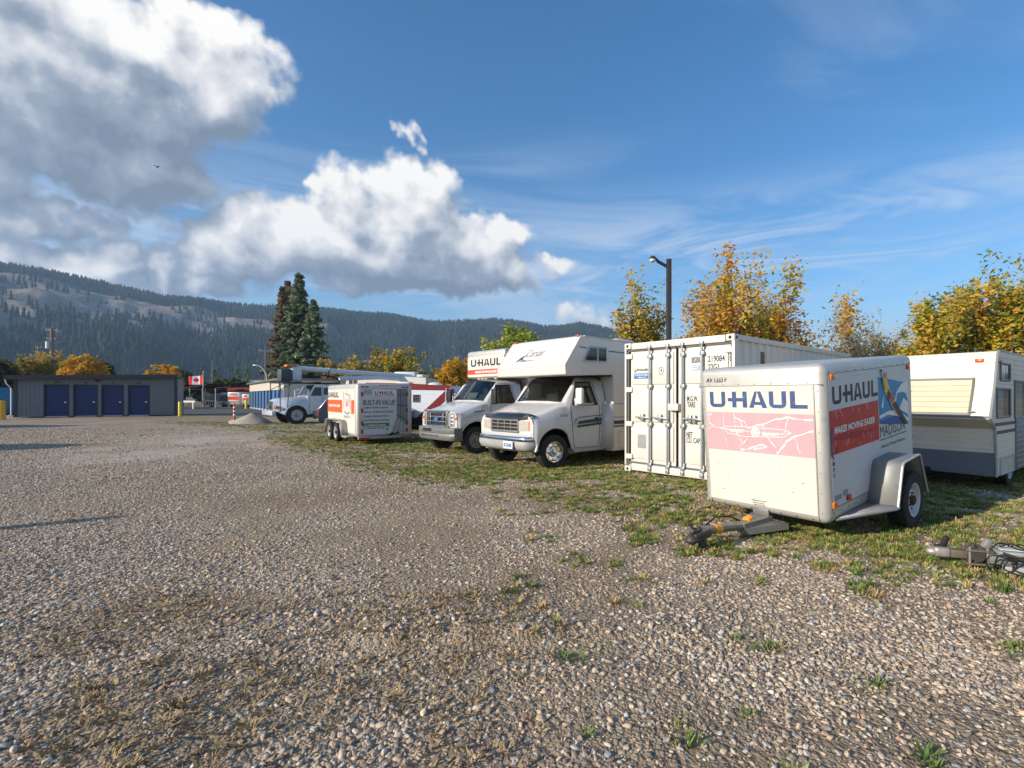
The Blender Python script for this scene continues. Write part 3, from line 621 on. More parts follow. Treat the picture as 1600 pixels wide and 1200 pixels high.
printed('print', SD, [[(x0, .90), (x0 + .92, .79), (x0 + .93, .86), (x0 + .5, .95), (x0, .93)]], DBLUE, tr, 2)
printed('print', SD, [[(x0, .96), (x0 + .25, .985), (x0 + .55, .94), (x0 + .95, .82), (x0 + .95, .86), (x0 + .62, 1.0), (x0 + .3, 1.03), (x0, 1.0)], [(x0 + .52, 1.22), (x0 + .72, 1.33), (x0 + .95, 1.36), (x0 + .95, 1.10), (x0 + .86, 1.2), (x0 + .74, 1.23)], [(x0 + .62, 1.02), (x0 + .78, 1.15), (x0 + .93, 1.08), (x0 + .93, .92)], [(x0 + .06, 1.1), (x0 + .16, 1.25), (x0 + .12, 1.08)], [(x0 + .42, 1.05), (x0 + .60, 1.3), (x0 + .50, 1.05)]], WPRINT, tr, 3)
printed('print', SD, [[(x0 + .10, 1.44), (x0 + .24, 1.46), (x0 + .30, 1.36), (x0 + .34, 1.26), (x0 + .22, 1.22), (x0 + .12, 1.32)]], YEL, tr, 4)
printed('print', SD, [[(x0 + .22, 1.24), (x0 + .36, 1.28), (x0 + .50, 1.12), (x0 + .62, .98), (x0 + .52, .96), (x0 + .36, 1.08)], [(x0 + .18, 1.50), (x0 + .26, 1.50), (x0 + .25, 1.43), (x0 + .19, 1.43)]], SKIN, tr, 5)
printed('print', SD, [[(x0 + .38, 1.10), (x0 + .50, 1.13), (x0 + .86, .84), (x0 + .80, .80), (x0 + .56, .96)], strip((x0 + .06, 1.55), (x0 + .16, 1.30), .022), strip((x0 + .06, 1.55), (x0 + .12, 1.52), .018), [(x0 + .24, 1.25), (x0 + .30, 1.29), (x0 + .36, 1.20), (x0 + .28, 1.17)]], BLACKP, tr, 6)
printed('print', SD, [[(x0 + .30, 1.22), (x0 + .38, 1.25), (x0 + .44, 1.15), (x0 + .36, 1.12)]], RED, tr, 7)
text('lettering', 'MADISON', SD, x0 + .01, .735, .80, .135, BLACKP, tr, .0); text('lettering', 'HOME OF CHAMPIONSHIP WATERSKIING', SD, x0, .695, .86, .020, BLACKP, tr, .01); text('lettering', "America's Moving Adventure", SD, x0 + .03, .590, .78, .055, BLACKP, tr, 0, .1)
printed('print', SD, [rc(.0, .70, .05, 1.0)], M('violet_print', lin(110, 80, 120), .55, 0, .4, 30), tr, 2)
for i, (yy, s_) in enumerate(((.67, 'A'), (.61, '1'), (.55, '3'), (.49, 'G'))): text('lettering', s_, SD, .03, yy, .045, .04, BLACKP, tr, .02)
printed('print', SD, [rc(.05, .235, .21, .29), rc(.24, .25, .36, .31)], M('grey_print', lin(150, 145, 138), .5, 0, .3, 40), tr)
for y_, z_, mt in ((-.165, H_ - .150, AMBER), (-2.33, H_ - .15, REDL), (-.12, .20, AMBER), (-.45, .215, REDL)):
    b = B().mm((-hw - .022, y_ - .045, z_ - .032), (-hw - .003, y_ + .045, z_ + .032), bev=.006); b.done('marker_light', mt, tr)
for s in (-1, 1):                                                # wheels, fenders, steps
    wheel(tr, (s * 1.0, -1.40, .03), .325, .20, RIMW, s, 'trailer')
    out_ = 1.085; q = [(-.93, .02), (-1.10, .455), (-1.125, .49), (-1.16, .505), (-1.62, .52), (-1.665, .51), (-1.69, .475), (-1.90, .02)]
    b = B(); tk = .012
    T = [[(s * x, y, z) for x in (hw - .01, out_)] for y, z in q]; b.grid(T)
    o = b.done('fender', ALU2, tr, 14); md = o.modifiers.new('thickness', 'SOLIDIFY'); md.thickness = .012; md.offset = 0
    b = B(); b.tube([(s * out_, y, z) for y, z in q], .014, 6); b.done('fender_lip', ALU, o)
    b = B(); b.poly([(s * x, y, z) for x, y, z in ((hw, -.15, .04), (out_, -.88, .04), (out_, -.98, .04), (hw, -.98, .04))][::s]); b.tube([(s * hw, -.15, .035), (s * out_, -.88, .035), (s * out_, -.97, .035)], .016, 6); o2 = b.done('step', ALU2, tr, 30); md = o2.modifiers.new('thickness', 'SOLIDIFY'); md.thickness = .014
    if s < 0:
        FP = Plane2((-out_ + .02, -.98, .16), (1, 0, 0), (0, -.17, .42), .012)
        text('lettering', 'SPEED', FP, .05, .27, .16, .03, BLACKP, o, .03, mirror=True); text('lettering', '55', FP, .055, .175, .145, .075, BLACKP, o, .03, mirror=True); text('lettering', 'LIMIT', FP, .06, .125, .15, .028, BLACKP, o, .03, mirror=True)
    B().mm((s * (hw - .02), -1.44, -.01), (s * .96, -1.36, .07)).done('axle', DARK, tr)
GREYM = M('grey_tongue_metal', lin(132, 130, 126), .5, .4, .2, 8, dirt=.3, dcol=(.14, .12, .10), ds=14)
b = B(); b.prism([(-.13, -.02), (.13, -.02), (.05, .42), (-.05, .42)], 2, -.11, -.015); b.prism([(-.30, -.05), (-.12, -.05), (-.02, .40), (-.06, .40)], 2, -.14, -.07); b.prism([(.30, -.05), (.12, -.05), (.02, .40), (.06, .40)], 2, -.14, -.07)
b.mm((-.10, -.02, -.02), (.10, .012, .06), bev=.01); b.tube([(0, .1, -.06), (.01, .40, -.055), (.015, .62, -.01), (.01, .86, .035), (0, 1.02, .06), (0, 1.12, .06)], .046, 10); b.done('tongue', GREYM, tr)
b = B(); b.mm((-.055, 1.0, -.0), (.055, 1.26, .085), bev=.02); b.ball((0, 1.26, .03), .065, (1, 1.1, .8)); b.cyl((.0, 1.14, -.14), (0, 1.14, .13), .022, n=8); b.box((0, 1.10, -.09), (.05, .10, .14), bev=.012); b.box((.0, 1.22, .10), (.05, .1, .03), (.3, 0, 0), bev=.01); b.done('coupler', M('worn_dark_metal', lin(84, 78, 74), .6, .5, .3, 20, dirt=.3, dcol=(.12, .07, .05)), tr)
for a, c_ in (((.0, .80, .022), (.005, .90, .045)), ((.01, .22, -.02), (.012, .29, -.024))): B().tube([a, c_], .050, 10).done('sticker', ORANGE, tr)
b = B(); b.tube([(.10 + math.cos(a) * .10, 1.0 + math.sin(a) * .09, .05 + .04 * math.sin(a * 2)) for a in np.linspace(0, 6.0, 16)], .012, 6); b.tube([(.1, .9, .06), (.12, .7, .10), (.08, .5, .07), (.03, .38, .0)], .010, 6); b.done('safety_chain', DARK, tr)

# ------------------------------------------------------------------ shipping container
ct = thing('shipping_container', 'white steel shipping container with double doors, between the motorhome and the near trailer', 'container', (1.086, 10.308, .02), (0, 0, -.80))
CW, CL, CH = 2.43, 6.06, 2.591
CWH = M('container_white', lin(214, 208, 197), .45, 0, .06, 1.5, dirt=.16, dcol=(.36, .30, .24), ds=2.5)
b = B()
def corr(n, amp, length, fn):
    pts = []; p_ = length / n
    for k in range(n): pts += [(k * p_, 0), (k * p_ + .07 * p_ / .28, 0), (k * p_ + .35 * p_, amp), (k * p_ + .75 * p_, amp)]
    return pts + [(length, 0)]
cs = corr(20, .036, CL - .24, None)
for s, x_ in ((1, CW - .055), (-1, .055)):
    b.grid([[(x_ + s * (.03 - a) * 1.0, .12 + q, z) for z in (.16, CH - .10)] for q, a in cs])
cs = corr(9, .03, CW - .2, None); b.grid([[(.1 + q, CL - .05 - a, z) for z in (.16, CH - .1)] for q, a in cs])
b.mm((.02, .05, CH - .045), (CW - .02, CL - .02, CH - .02)); b.done('corrugated_wall', CWH, ct, 20)
b = B()
for x_ in (0, CW - .14):
    b.mm((x_ if x_ == 0 else CW - .06, 0.0, .12), (.045 if x_ == 0 else CW, .12, CH - .11), bev=.01); b.mm((x_, CL - .14, .12), (x_ + .14, CL, CH - .11), bev=.01)
for x_ in (0, CW - .06): b.mm((x_, .17, CH - .10), (x_ + .06, CL - .17, CH - .005), bev=.006); b.mm((x_, .17, .03), (x_ + .06, CL - .17, .17), bev=.006)
for y_ in (.0, CL - .08): b.mm((.18, y_, CH - .13), (CW - .18, y_ + .08, CH - .006), bev=.006); b.mm((.18, y_, .03), (CW - .18, y_ + .08, .165), bev=.006)
b.mm((.05, .08, .06), (CW - .05, CL - .05, .12)); b.done('frame', CWH, ct)
for x_ in (0, CW - .165):
    for y_ in (0, CL - .178):
        for z_ in (-.012, CH - .118):
            q = B().use(CWH).mm((x_, y_ - .004, z_), (x_ + .162, y_ + .178, z_ + .118), bev=.012).use(UNDER)
            if y_ == 0: q.cyl((x_ + .08, -.0055, z_ + .06), (x_ + .08, .01, z_ + .06), .030, n=12)
            if x_ > 1: q.cyl((x_ + .16, y_ + .08, z_ + .06), (x_ + .164, y_ + .08, z_ + .06), .03, n=12)
            q.done('corner_casting', None, ct)
GASK = M('rubber_gasket', lin(104, 100, 100), .8, 0, .1, 9); GALV = M('galvanised_rod', lin(158, 162, 164), .42, .5, .12, 9, dirt=.15)
for k, (xa, xb) in enumerate(((.105, 1.225), (1.245, CW - .085))):
    b = B().use(CWH); d0, d1 = .055, .085
    b.mm((xa + .02, .06, .20), (xb - .02, .10, CH - .16))
    zs = [.24, .98, 1.72, CH - .20]
    for z0, z1 in zip(zs, zs[1:]):
        b.mm((xa + .06, .035, z0 + .03), (xb - .06, .061, z1 - .03), bev=.012)
    dr = b.done('door', None, ct)
    b = B(); b.mm((xa - .035, .030, .165), (xb + .02, .055, .20)); b.mm((xa - .035, .030, CH - .165), (xb + .02, .055, CH - .13))
    ex = xa - .04 if k == 0 else xb + .012; b.mm((ex, .030, .2), (ex + .03, .055, CH - .165))
    b.done('gasket', GASK, dr)
    for xr in ((.645, 1.065) if k == 0 else (1.395, 1.805)):
        b = B(); b.cyl((xr, -.02, .07), (xr, -.02, CH - .08), .021, n=10)
        for z_ in (.18, .96, 1.70, CH - .30): b.mm((xr - .045, -.035, z_ - .035), (xr + .045, .034, z_ + .035), bev=.008)
        for z_ in (.09, CH - .12): b.mm((xr - .035, -.045, z_ - .035), (xr + .03, .0, z_ + .045), bev=.008)
        sg = -1 if xr in (.645, 1.065, 1.805) else 1
        rod = b.done('locking_bar', GALV, dr)
        b = B(); x2 = xr + sg * .34 if xr < 1.2 else xr + (.34 if xr < 1.5 else -.3)
        b.box(((xr + x2) / 2, -.03, 1.10), (abs(x2 - xr), .014, .034), (0, .03, 0), bev=.005); b.mm(((xr + x2) / 2 - .05, -.03, 1.03), ((xr + x2) / 2 + .02, .03, 1.17), bev=.01); b.done('handle', GALV, rod)
    for z_ in (.30, .96, 1.65, CH - .27):
        hx = .03 if k == 0 else CW - .19; b = B(); b.mm((hx, .0, z_ - .05), (hx + .16, .05, z_ + .05), bev=.012); b.done('hinge', CWH, dr)
b = B(); b.mm((1.10, -.06, 1.25), (1.33, .06, 1.38), bev=.012); b.done('lock_box', CWH, ct)
DP = Plane2((0, .034, 0), (1, 0, 0), (0, 0, 1), .003); BK = M('stencil_black', lin(52, 48, 46), .6, 0, .3, 30)
text('lettering', 'BSBU', DP, 1.565, 2.125, .215, .108, BK, ct, .018); text('lettering', '219084', DP, 1.898, 2.125, .33, .115, BK, ct, .018); text('lettering', '8', DP, 2.315, 2.125, .04, .115, BK, ct, .018)
text('lettering', '22G1', DP, 1.905, 1.985, .205, .108, BK, ct, .018); text('lettering', 'M.G.W.', DP, 1.466, 1.425, .23, .10, BK, ct, .018); text('lettering', 'TARE', DP, 1.47, 1.315, .17, .10, BK, ct, .018)
text('lettering', 'NET', DP, 1.455, .765, .13, .10, BK, ct, .018); text('lettering', 'CU. CAP.', DP, 1.455, .66, .30, .10, BK, ct, .018)
SBL = M('sign_blue', lin(30, 110, 180), .5); printed('print', DP, [rc(.225, 1.868, .632, 1.975)], SBL, ct); text('lettering', 'BigSteelBox', DP, .29, 2.01, .34, .06, BK, ct, .02, .15); text('lettering', 'STORAGE ON DEMAND', DP, .245, 1.925, .37, .034, WPRINT, ct, .02, k=2); text('lettering', '1-800-373-1187', DP, .32, 1.882, .21, .024, WPRINT, ct, .02, k=2)
printed('print', DP, [[(.23, 2.0), (.28, 2.0), (.255, 2.08)]], SBL, ct)
def ring(cx_, cy_, r0, r1, n=20):
    out = []
    for k in range(n):
        a, c_ = 2 * math.pi * k / n, 2 * math.pi * (k + 1) / n; out.append([(cx_ + r * math.cos(q), cy_ + r * 1.35 * math.sin(q)) for r, q in ((r0, a), (r1, a), (r1, c_), (r0, c_))])
    return out
printed('print', DP, ring(.888, 2.01, .05, .058) + [rc(.878, 1.985, .898, 2.05)], BK, ct)
SB2 = M('pale_blue_print', lin(110, 150, 205), .5); printed('print', DP, [rc(1.575, 1.99, 1.73, 2.085)], SB2, ct); text('lettering', 'SALE', DP, 1.585, 2.045, .135, .032, WPRINT, ct, .03, k=2); text('lettering', 'RENT', DP, 1.585, 2.0, .135, .032, WPRINT, ct, .03, k=2)
printed('notice_plate', DP, [rc(.315, .485, .525, .755)], M('dull_plate', lin(168, 166, 164), .35, .3), ct)
B().mm((CW - .026, 1.02, 2.12), (CW - .012, 1.16, 2.34), bev=.003).done('rust_patch', M('rust', lin(140, 105, 80), .9, 0, .4, 20), ct)
B().mm((CW - .026, 1.16, 1.90), (CW - .01, 1.28, 1.96), bev=.003).done('sticker', SBL, ct)

# ------------------------------------------------------------------ van cabs shared by the motorhome and the moving truck
def build_cab(root, paint, style):
    """van cutaway cab: front axle at y=0, front towards -y, x across; hood, windscreen, doors, wheels"""
    ar = .50
    def arch(y): return .36 + math.sqrt(max(0, ar * ar - y * y))
    T = []
    def row(y, sill, xs=0, zh=None, ring=None):
        if ring is None:
            k = (y + .58) / .91; zb = 1.045 + .285 * k; xb = .875 + .065 * k
            ring = [(xb, y, zb), (xb - .055, y, zb + .05), (.66 + .04 * k, y, zb + .068), (.36, y - .015, zb + .085), (0, y - .03, zb + .09)]
        T.append([(.94 - xs, y, sill), (.975 - xs, y, max(sill + .03, .70)), (.985 - xs, y, max(sill + .05, .93))] + ring)
    row(-.585, .62, .06); row(-.54, .62, .02)
    for y in (-.499, -.46, -.36, -.2, 0, .2, .30): row(y, arch(y))
    sb = [(.945, .345, 1.335), (.875, .37, 1.385), (.76, .335, 1.405), (.40, .26, 1.43), (0, .22, 1.435)]
    row(.36, arch(.36), ring=sb)
    st = [(.97, .50, 1.335), (.845, .685, 1.865), (.73, .80, 1.95), (.38, .735, 1.985), (0, .71, 1.995)]
    row(.50, .38, ring=st)
    row(1.15, .36, ring=[(.98, 1.29, 1.335), (.85, 1.15, 1.875), (.73, 1.15, 1.985), (.38, 1.15, 2.03), (0, 1.15, 2.04)])
    row(1.56, .36, ring=[(.98, 1.56, 1.335), (.85, 1.56, 1.875), (.73, 1.56, 1.985), (.38, 1.56, 2.03), (0, 1.56, 2.04)])
    full = [r + [(-x, y, z) for x, y, z in r[-2::-1]] for r in T]
    i0 = 9; skip = {(i0, j) for j in (5, 6, 7, 8)} | {(i0 + 1, 3), (i0 + 1, 10)}
    bd = B().use(paint).grid(full, skip)
    A = [bd.bm.verts.new(p) for p in full[0]]; bd.bm.faces.new(A[::-1]); bd.use(UNDER)
    bd.mm((-.86, -.5, .40), (.86, 1.5, .62)); bd.mm((-.55, -.45, .5), (.55, .3, 1.05))
    for s in (-1, 1): bd.grid([[(s * x, y, arch(y) if abs(y) < .5 else .36) for x in (.55, .94)] for y in np.linspace(-.499, .499, 12)])
    body = bd.done('body', None, root, 38)
    body.modifiers.new('bevel', 'BEVEL').width = .012; body.modifiers['bevel'].limit_method = 'ANGLE'; body.modifiers['bevel'].angle_limit = R(40)
    # glass
    b = B(); g_ = []
    for i in range(3):
        k = i / 2; rowp = []
        for a, c in zip([sb[2], sb[3], sb[4], (-.40, .26, 1.43), (-.76, .335, 1.405)], [st[2], st[3], st[4], (-.38, .735, 1.985), (-.73, .80, 1.95)]): rowp.append(Vector(a).lerp(Vector(c), .02 + .95 * k) + Vector((0, -.004, .004)))
        g_.append(rowp)
    b.grid(g_); b.done('windscreen', GLASS, root, 60)
    BLK = M('black_trim', lin(30, 30, 31), .55, 0, .1, 9)
    b = B(); rim_ = [*g_[0], g_[1][4], *g_[2][::-1], g_[1][0], g_[0][0]]; b.tube(rim_, .012, 6); b.done('windscreen_seal', BLK, root)
    for s in (-1, 1):
        q = [(.972, .50, 1.35), (.978, 1.285, 1.35), (.852, 1.15, 1.86), (.848, .70, 1.85)]; q = [(s * x, y, z) for x, y, z in q]
        d = B().use(DGLASS if style == 'truck' else GLASS); d.poly([(x - s * .006, y, z) for x, y, z in q]); w = d.done('side_window', None, root, 0)
        b = B(); b.tube(q + q[:1], .013, 6)
        if style == 'truck': b.tube([(s * .974, .83, 1.35), (s * .852, .86, 1.855)], .009, 5); b.tube([(s * .92, .66, 1.62), (s * .905, 1.22, 1.64)], .006, 5)
        b.done('window_seal', BLK, w)
    # door shut lines and handle
    for s in (-1, 1):
        b = B()
        b.tube([(s * .972, .44, 1.33), (s * .988, .47, .95), (s * .978, .50, .72), (s * .945, .585, .40)], .007, 5); b.tube([(s * .983, 1.34, 1.34), (s * .990, 1.36, .95), (s * .98, 1.36, .72), (s * .945, 1.35, .40)], .007, 5)
        b.tube([(s * .945, .585, .40), (s * .945, 1.35, .39)], .006, 5); b.tube([(s * .983, 1.34, 1.34), (s * .86, 1.21, 1.88), (s * .84, 1.10, 1.905), (s * .84, .70, 1.90), (s * .965, .47, 1.335)], .006, 5)
        b.done('door_seam', M('shut_line', lin(88, 88, 90), .8), root)
    for s in (-1, 1):
        b = B().use(BLK if style == 'rv' else paint); b.mm((s * .975, 1.20, 1.0), (s * 1.005, 1.29, 1.06), bev=.01); b.mm((s * .985, 1.26, .90), (s * 1.0, 1.295, 1.0), bev=.006); b.done('door_handle', None, root)
        b = B().use(paint).tube([(s * .93 + s * .03 * (1 - (y / .5) ** 2), y * 1.04, .36 + (arch(y) - .36) * 1.04 if abs(y) < .5 else .36) for y in np.linspace(-.499, .499, 17)], .028, 8); b.done('wheel_arch', None, root)
        b = B().mm((s * .74, .52, .30), (s * .99, 1.62, .375), bev=.02); b.done('running_board', M('grey_step', lin(176, 174, 170), .5, .2) if style == 'rv' else paint, root)
    # interior seen through the glass
    SEAT = M('grey_seat', lin(120, 116, 108), .9, 0, .1, 20); INT = M('cab_lining', lin(92, 94, 90), .9)
    b = B().use(INT); b.mm((-.84, .42, .62), (.84, 1.54, .66)); b.mm((-.84, 1.50, .62), (.84, 1.54, 1.98)); b.mm((-.70, .85, 1.96), (.70, 1.5, 1.975)); b.done('cab_lining', None, root)
    b = B().mm((-.80, .33, 1.0), (.80, .60, 1.29), bev=.05); b.done('dashboard', M('dash_grey', lin(96, 100, 92), .7), root)
    for s in (-1, 1):
        b = B(); b.mm((s * .45 - .25, .78, .66), (s * .45 + .25, 1.22, .98), bev=.05); b.box((s * .45, 1.24, 1.25), (.48, .14, .72), (.12, 0, 0), bev=.06); b.box((s * .45, 1.29, 1.69), (.26, .10, .2), (.12, 0, 0), bev=.04); b.done('seat', SEAT, root)
    b = B(); b.tube([(.45 + .19 * math.cos(a), .70 + .07 * math.sin(a), 1.26 + .17 * math.sin(a)) for a in np.linspace(0, 6.283, 20)], .016, 6); b.tube([(.45, .58, 1.18), (.45, .70, 1.26)], .03, 6); b.done('steering_wheel', DARK, root)
    for s in (-.42, .30):
        b = B(); b.tube([(s, .235, 1.45), (s + .28, .275, 1.475), (s + .42, .30, 1.49)], .010, 5); b.box((s + .2, .262, 1.478), (.5, .012, .02), (.6, .05, .07))
        b.done('wiper', BLK, root)
    for s in (-1, 1):
        wheel(root, (s * .84, 0, .36), .365, .235, CHROME if style == 'rv' else STEEL, s, 'chrome' if style == 'rv' else 'steel', -.16 if style == 'rv' else -.05)
    return body

# ------------------------------------------------------------------ motorhome
rv = thing('motorhome', 'white motorhome with a black hood guard and dark green side stripes beside the container', 'motorhome', (-1.01, 11.345, 0), (0, 0, -.80))
VAN = M('van_white', lin(212, 209, 205), .25, 0, .04, 2, dirt=.08, dcol=(.40, .37, .34), ds=3, coat=.5)
FIB = M('fibreglass_cream', lin(222, 214, 202), .33, 0, .04, 1.5, dirt=.1, dcol=(.55, .5, .43), ds=2, coat=.2)
build_cab(rv, VAN, 'rv')
hb_ = 1.2; LEN = 5.9
b = B(); b.prism([(1.60, .27), (LEN, .27), (LEN, 2.74), (.60, 2.86), (.52, 2.83), (.06, 2.20), (.07, 2.0), (.16, 1.975), (1.60, 2.03)], 0, -hb_, hb_)
bx = b.done('coach_body', FIB, rv, 30); m_ = bx.modifiers.new('bevel', 'BEVEL'); m_.width = .03; m_.segments = 3; m_.limit_method = 'ANGLE'; m_.angle_limit = R(30)
b = B(); b.mm((-1.14, .90, 2.0), (1.14, 1.62, 2.045)); b.done('cab_cap', UNDER, rv, 0)
for s in (-1, 1):                                              # fairing between the cab door and the coach wall
    b = B(); b.grid([[(s * .95, 1.42, .34), (s * .985, 1.42, .95), (s * .98, 1.42, 1.36)], [(s * 1.19, 1.605, .34), (s * 1.19, 1.605, .95), (s * 1.19, 1.605, 1.36)]])
    o = b.done('fairing', VAN, rv); o.modifiers.new('thickness', 'SOLIDIFY').thickness = .012
b = B(); b.tube([(-hb_ + .03, .53, 2.845), (-hb_ + .005, .06, 2.2), (-hb_ + .005, .075, 2.0)], .014, 6); b.tube([(hb_ - .005, .53, 2.845), (hb_ - .005, .06, 2.2), (hb_ - .005, .075, 2.0)], .014, 6); b.tube([(-hb_, .055, 2.19), (hb_, .055, 2.19)], .006, 5); b.tube([(hb_ + .002, .62, 2.85), (hb_ + .002, LEN, 2.735)], .016, 6); b.done('trim', M('trim_white', lin(214, 210, 202), .4), rv)
SDV = Plane2((hb_, 0, 0), (0, 1, 0), (0, 0, 1), .004)
WF = M('window_frame', lin(196, 198, 196), .4, .4)
wq = [(.60, 2.30), (1.34, 2.315), (1.335, 2.63), (.795, 2.62)]
b = B().tube([SDV.p(*q) for q in wq + wq[:1]], .022, 6); w = b.done('bunk_window', WF, rv); b = B().tube([SDV.p(1.055, 2.31), SDV.p(1.055, 2.625)], .016, 6); b.done('window_bar', WF, w); printed('pane', SDV, [wq], M('coach_glass', lin(40, 48, 46), .06, 0, .4, 3, spec=.8), w)
STR = M('grey_stripe', lin(108, 114, 122), .5); TEAL = M('teal_stripe', lin(34, 66, 76), .45)
printed('stripe', SDV, [[(.46, 2.595), (.70, 2.575), (.72, 2.603), (.46, 2.62)], [(1.42, 2.55), (LEN - .1, 2.50), (LEN - .1, 2.525), (1.42, 2.58)]], STR, rv)
printed('stripe', SDV, [rc(1.61, .895, LEN - .05, .975), rc(1.61, .83, LEN - .05, .862)], TEAL, rv); printed('stripe', SDV, [rc(1.61, 1.045, LEN - .05, 1.06), rc(1.61, 1.36, LEN - .05, 1.372)], STR, rv)
SDC = Plane2((.997, 0, 0), (0, 1, 0), (0, 0, 1), .006)
printed('stripe', SDC, [[(.62, .92), (1.40, .965), (1.40, 1.045), (.68, .99)], [(.60, .85), (1.40, .895), (1.40, .945), (.62, .895)]], TEAL, rv); printed('stripe', SDC, [[(.66, 1.06), (1.45, 1.10), (1.45, 1.125), (.68, 1.08)], [(.46, .86), (.62, 1.04), (.70, 1.09), (.58, 1.04)], [(.53, .86), (.60, .95), (.66, .98), (.58, .93)]], STR, rv)
b = B().mm((hb_ - .01, 1.78, .33), (hb_ + .008, 2.5, .72), bev=.03, seg=3); b.done('compartment_door', FIB, rv)
# print on the slanted bunk front
OF = Plane2((-hb_, .06 - .003, 2.20), (1, 0, 0), (0, .46, .63), .004)
LG = M('logo_grey', lin(126, 128, 136), .5); LD = M('logo_dark', lin(70, 80, 100), .5)
text('lettering', 'Corsair', OF, .86, .30, .62, .22, LG, rv, -.01, .35)
printed('print', OF, [[(.58, .155), (.70, .30), (.90, .40), (.80, .30), (.80, .24), (1.0, .20), (.72, .215)], [(.66, .17), (.80, .165), (1.45, .20), (.85, .19)]], LD, rv)
for x_ in (-1.12, 1.05): B().mm((x_, .50, 2.84), (x_ + .10, .56, 2.875), bev=.01).done('marker_light', M('dark_amber', lin(190, 80, 40), .3), rv)
for y_, w_, h_ in ((.95, .45, .13), (2.45, .60, .20)):
    b = B(); b.prism([(y_, 2.80), (y_ + .95, 2.78), (y_ + .95, 2.80 + h_ * .75), (y_ + .75, 2.82 + h_), (y_ + .2, 2.82 + h_), (y_, 2.82 + h_ * .5)], 0, -w_ * .75, w_ * .75)
    o = b.done('roof_unit', M('roof_unit', lin(210, 212, 214), .4), rv, 40); m_ = o.modifiers.new('bevel', 'BEVEL'); m_.width = .03; m_.segments = 2; m_.limit_method = 'ANGLE'
b = B()
for k in range(9): b.mm((.451, 2.6 + k * .08, 2.86), (.458, 2.64 + k * .08, 2.96))
b.done('roof_vent', UNDER, rv, 0)
# nose: hood guard, grille, lamps, bumper
b = B(); G_ = []
for x_ in np.linspace(-.88, .88, 13):
    e = abs(x_) / .88; G_.append([(x_, -.60 + .10 * e ** 3 - .02, 1.035), (x_, -.67 + .12 * e ** 3, 1.06), (x_ * 1.0, -.66 + .12 * e ** 3, 1.14 - .02 * e ** 4), (x_ * .985, -.56 + .10 * e ** 3, 1.185 - .05 * e ** 4), (x_ * .97, -.47 + .05 * e ** 3, 1.190 - .06 * e ** 4)])
b.grid(G_); b.done('hood_guard', M('smoked_plastic', lin(34, 34, 40), .15, 0, .1, 9, coat=.6), rv, 60)
def grille(root, x0, x1, z0, z1, y, nb, nv, mat, back=.03):
    b = B().use(UNDER).mm((x0 + .01, y, z0 + .01), (x1 - .01, y + back, z1 - .01)).use(mat)
    for k in range(nb + 1): z = z0 + (z1 - z0) * k / nb; b.mm((x0, y - .03, z - .010), (x1, y - .004, z + .010), bev=.004)
    for k in range(nv + 1): x = x0 + (x1 - x0) * k / nv; b.mm((x - .009, y - .027, z0), (x + .009, y - .006, z1), bev=.003)
    return b
GP = M('grille_grey', lin(150, 148, 144), .4, .4)
b = grille(rv, -.46, .46, .80, 1.025, -.60, 3, 4, GP); b.tube([(-.48, -.615, .78), (.48, -.615, .78), (.48, -.615, 1.035), (-.48, -.615, 1.035), (-.48, -.615, .78)], .018, 6); b.done('grille', None, rv)
for s in (-1, 1):
    b = B().use(M('headlamp', lin(206, 200, 186), .15, .2, .15, 20, coat=.8)).prism([(s * .50, -.625), (s * .80, -.60), (s * .80, -.55), (s * .50, -.57)], 2, .815, 1.02); lp = b.done('headlight', None, rv, 30)
    B().prism([(s * .803, -.598), (s * .90, -.54), (s * .945, -.43), (s * .93, -.42), (s * .80, -.55)], 2, .83, 1.02).done('turn_signal', AMBER, lp, 30)
b = B()
bp = [(-.93, -.45), (-.90, -.66), (-.75, -.735), (-.3, -.765), (.3, -.765), (.75, -.735), (.90, -.66), (.93, -.45)]
b.grid([[(x, y + .02, .70), (x, y, .685), (x, y - .012, .645), (x, y, .605), (x, y + .02, .595)] for x, y in bp]); b.done('bumper_chrome', CHROME, rv, 60)
b = B(); b.grid([[(x, y + .01, .597), (x * 1.0, y - .004, .58), (x, y - .004, .50), (x * .97, y + .03, .42), (x * .95, y + .10, .40)] for x, y in bp]); b.use(UNDER).mm((-.35, -.785, .545), (.22, -.762, .585)); b.use(UNDER).mm((-.80, -.55, .36), (.80, -.40, .62)); b.mats[0] = M('bumper_grey', lin(166, 164, 160), .55, 0, .08, 5); b.done('bumper', None, rv, 60)
b = B().mm((-.88, -.60, .69), (.88, -.50, .82), bev=.02); b.done('lower_panel', VAN, rv)
pl = B().mm((.20, -.805, .44), (.52, -.788, .60), bev=.006).done('licence_plate', M('plate_white', lin(222, 226, 232), .4), rv)
NP = Plane2((.20, -.805, .44), (1, 0, 0), (0, 0, 1), .003); text('lettering', 'BC30-80E', NP, .03, .04, .26, .075, M('plate_blue', lin(60, 90, 150), .5), pl, .02)
for s in (1,):
    b = B().use(VAN); b.tube([(s * .95, .60, 1.36), (s * 1.10, .50, 1.36), (s * 1.20, .48, 1.40)], .03, 8); b.tube([(s * .98, 1.15, 1.37), (s * 1.20, .55, 1.37)], .02, 6); b.mm((s * 1.20 - .10, .44, 1.36), (s * 1.20 + .10, .53, 1.72), bev=.035, seg=3); b.mm((s * .93, .56, 1.345), (s * 1.02, .76, 1.50), bev=.03); mr = b.done('mirror', None, rv)
    B().mm((s * 1.20 - .08, .532, 1.39), (s * 1.20 + .08, .537, 1.69)).done('mirror_glass', CHROME, mr, 0)
text('lettering', 'E350', Plane2((.985, .12, 1.10), (0, 1, 0), (0, 0, 1), .006), 0, 0, .22, .05, LG, rv, .02)
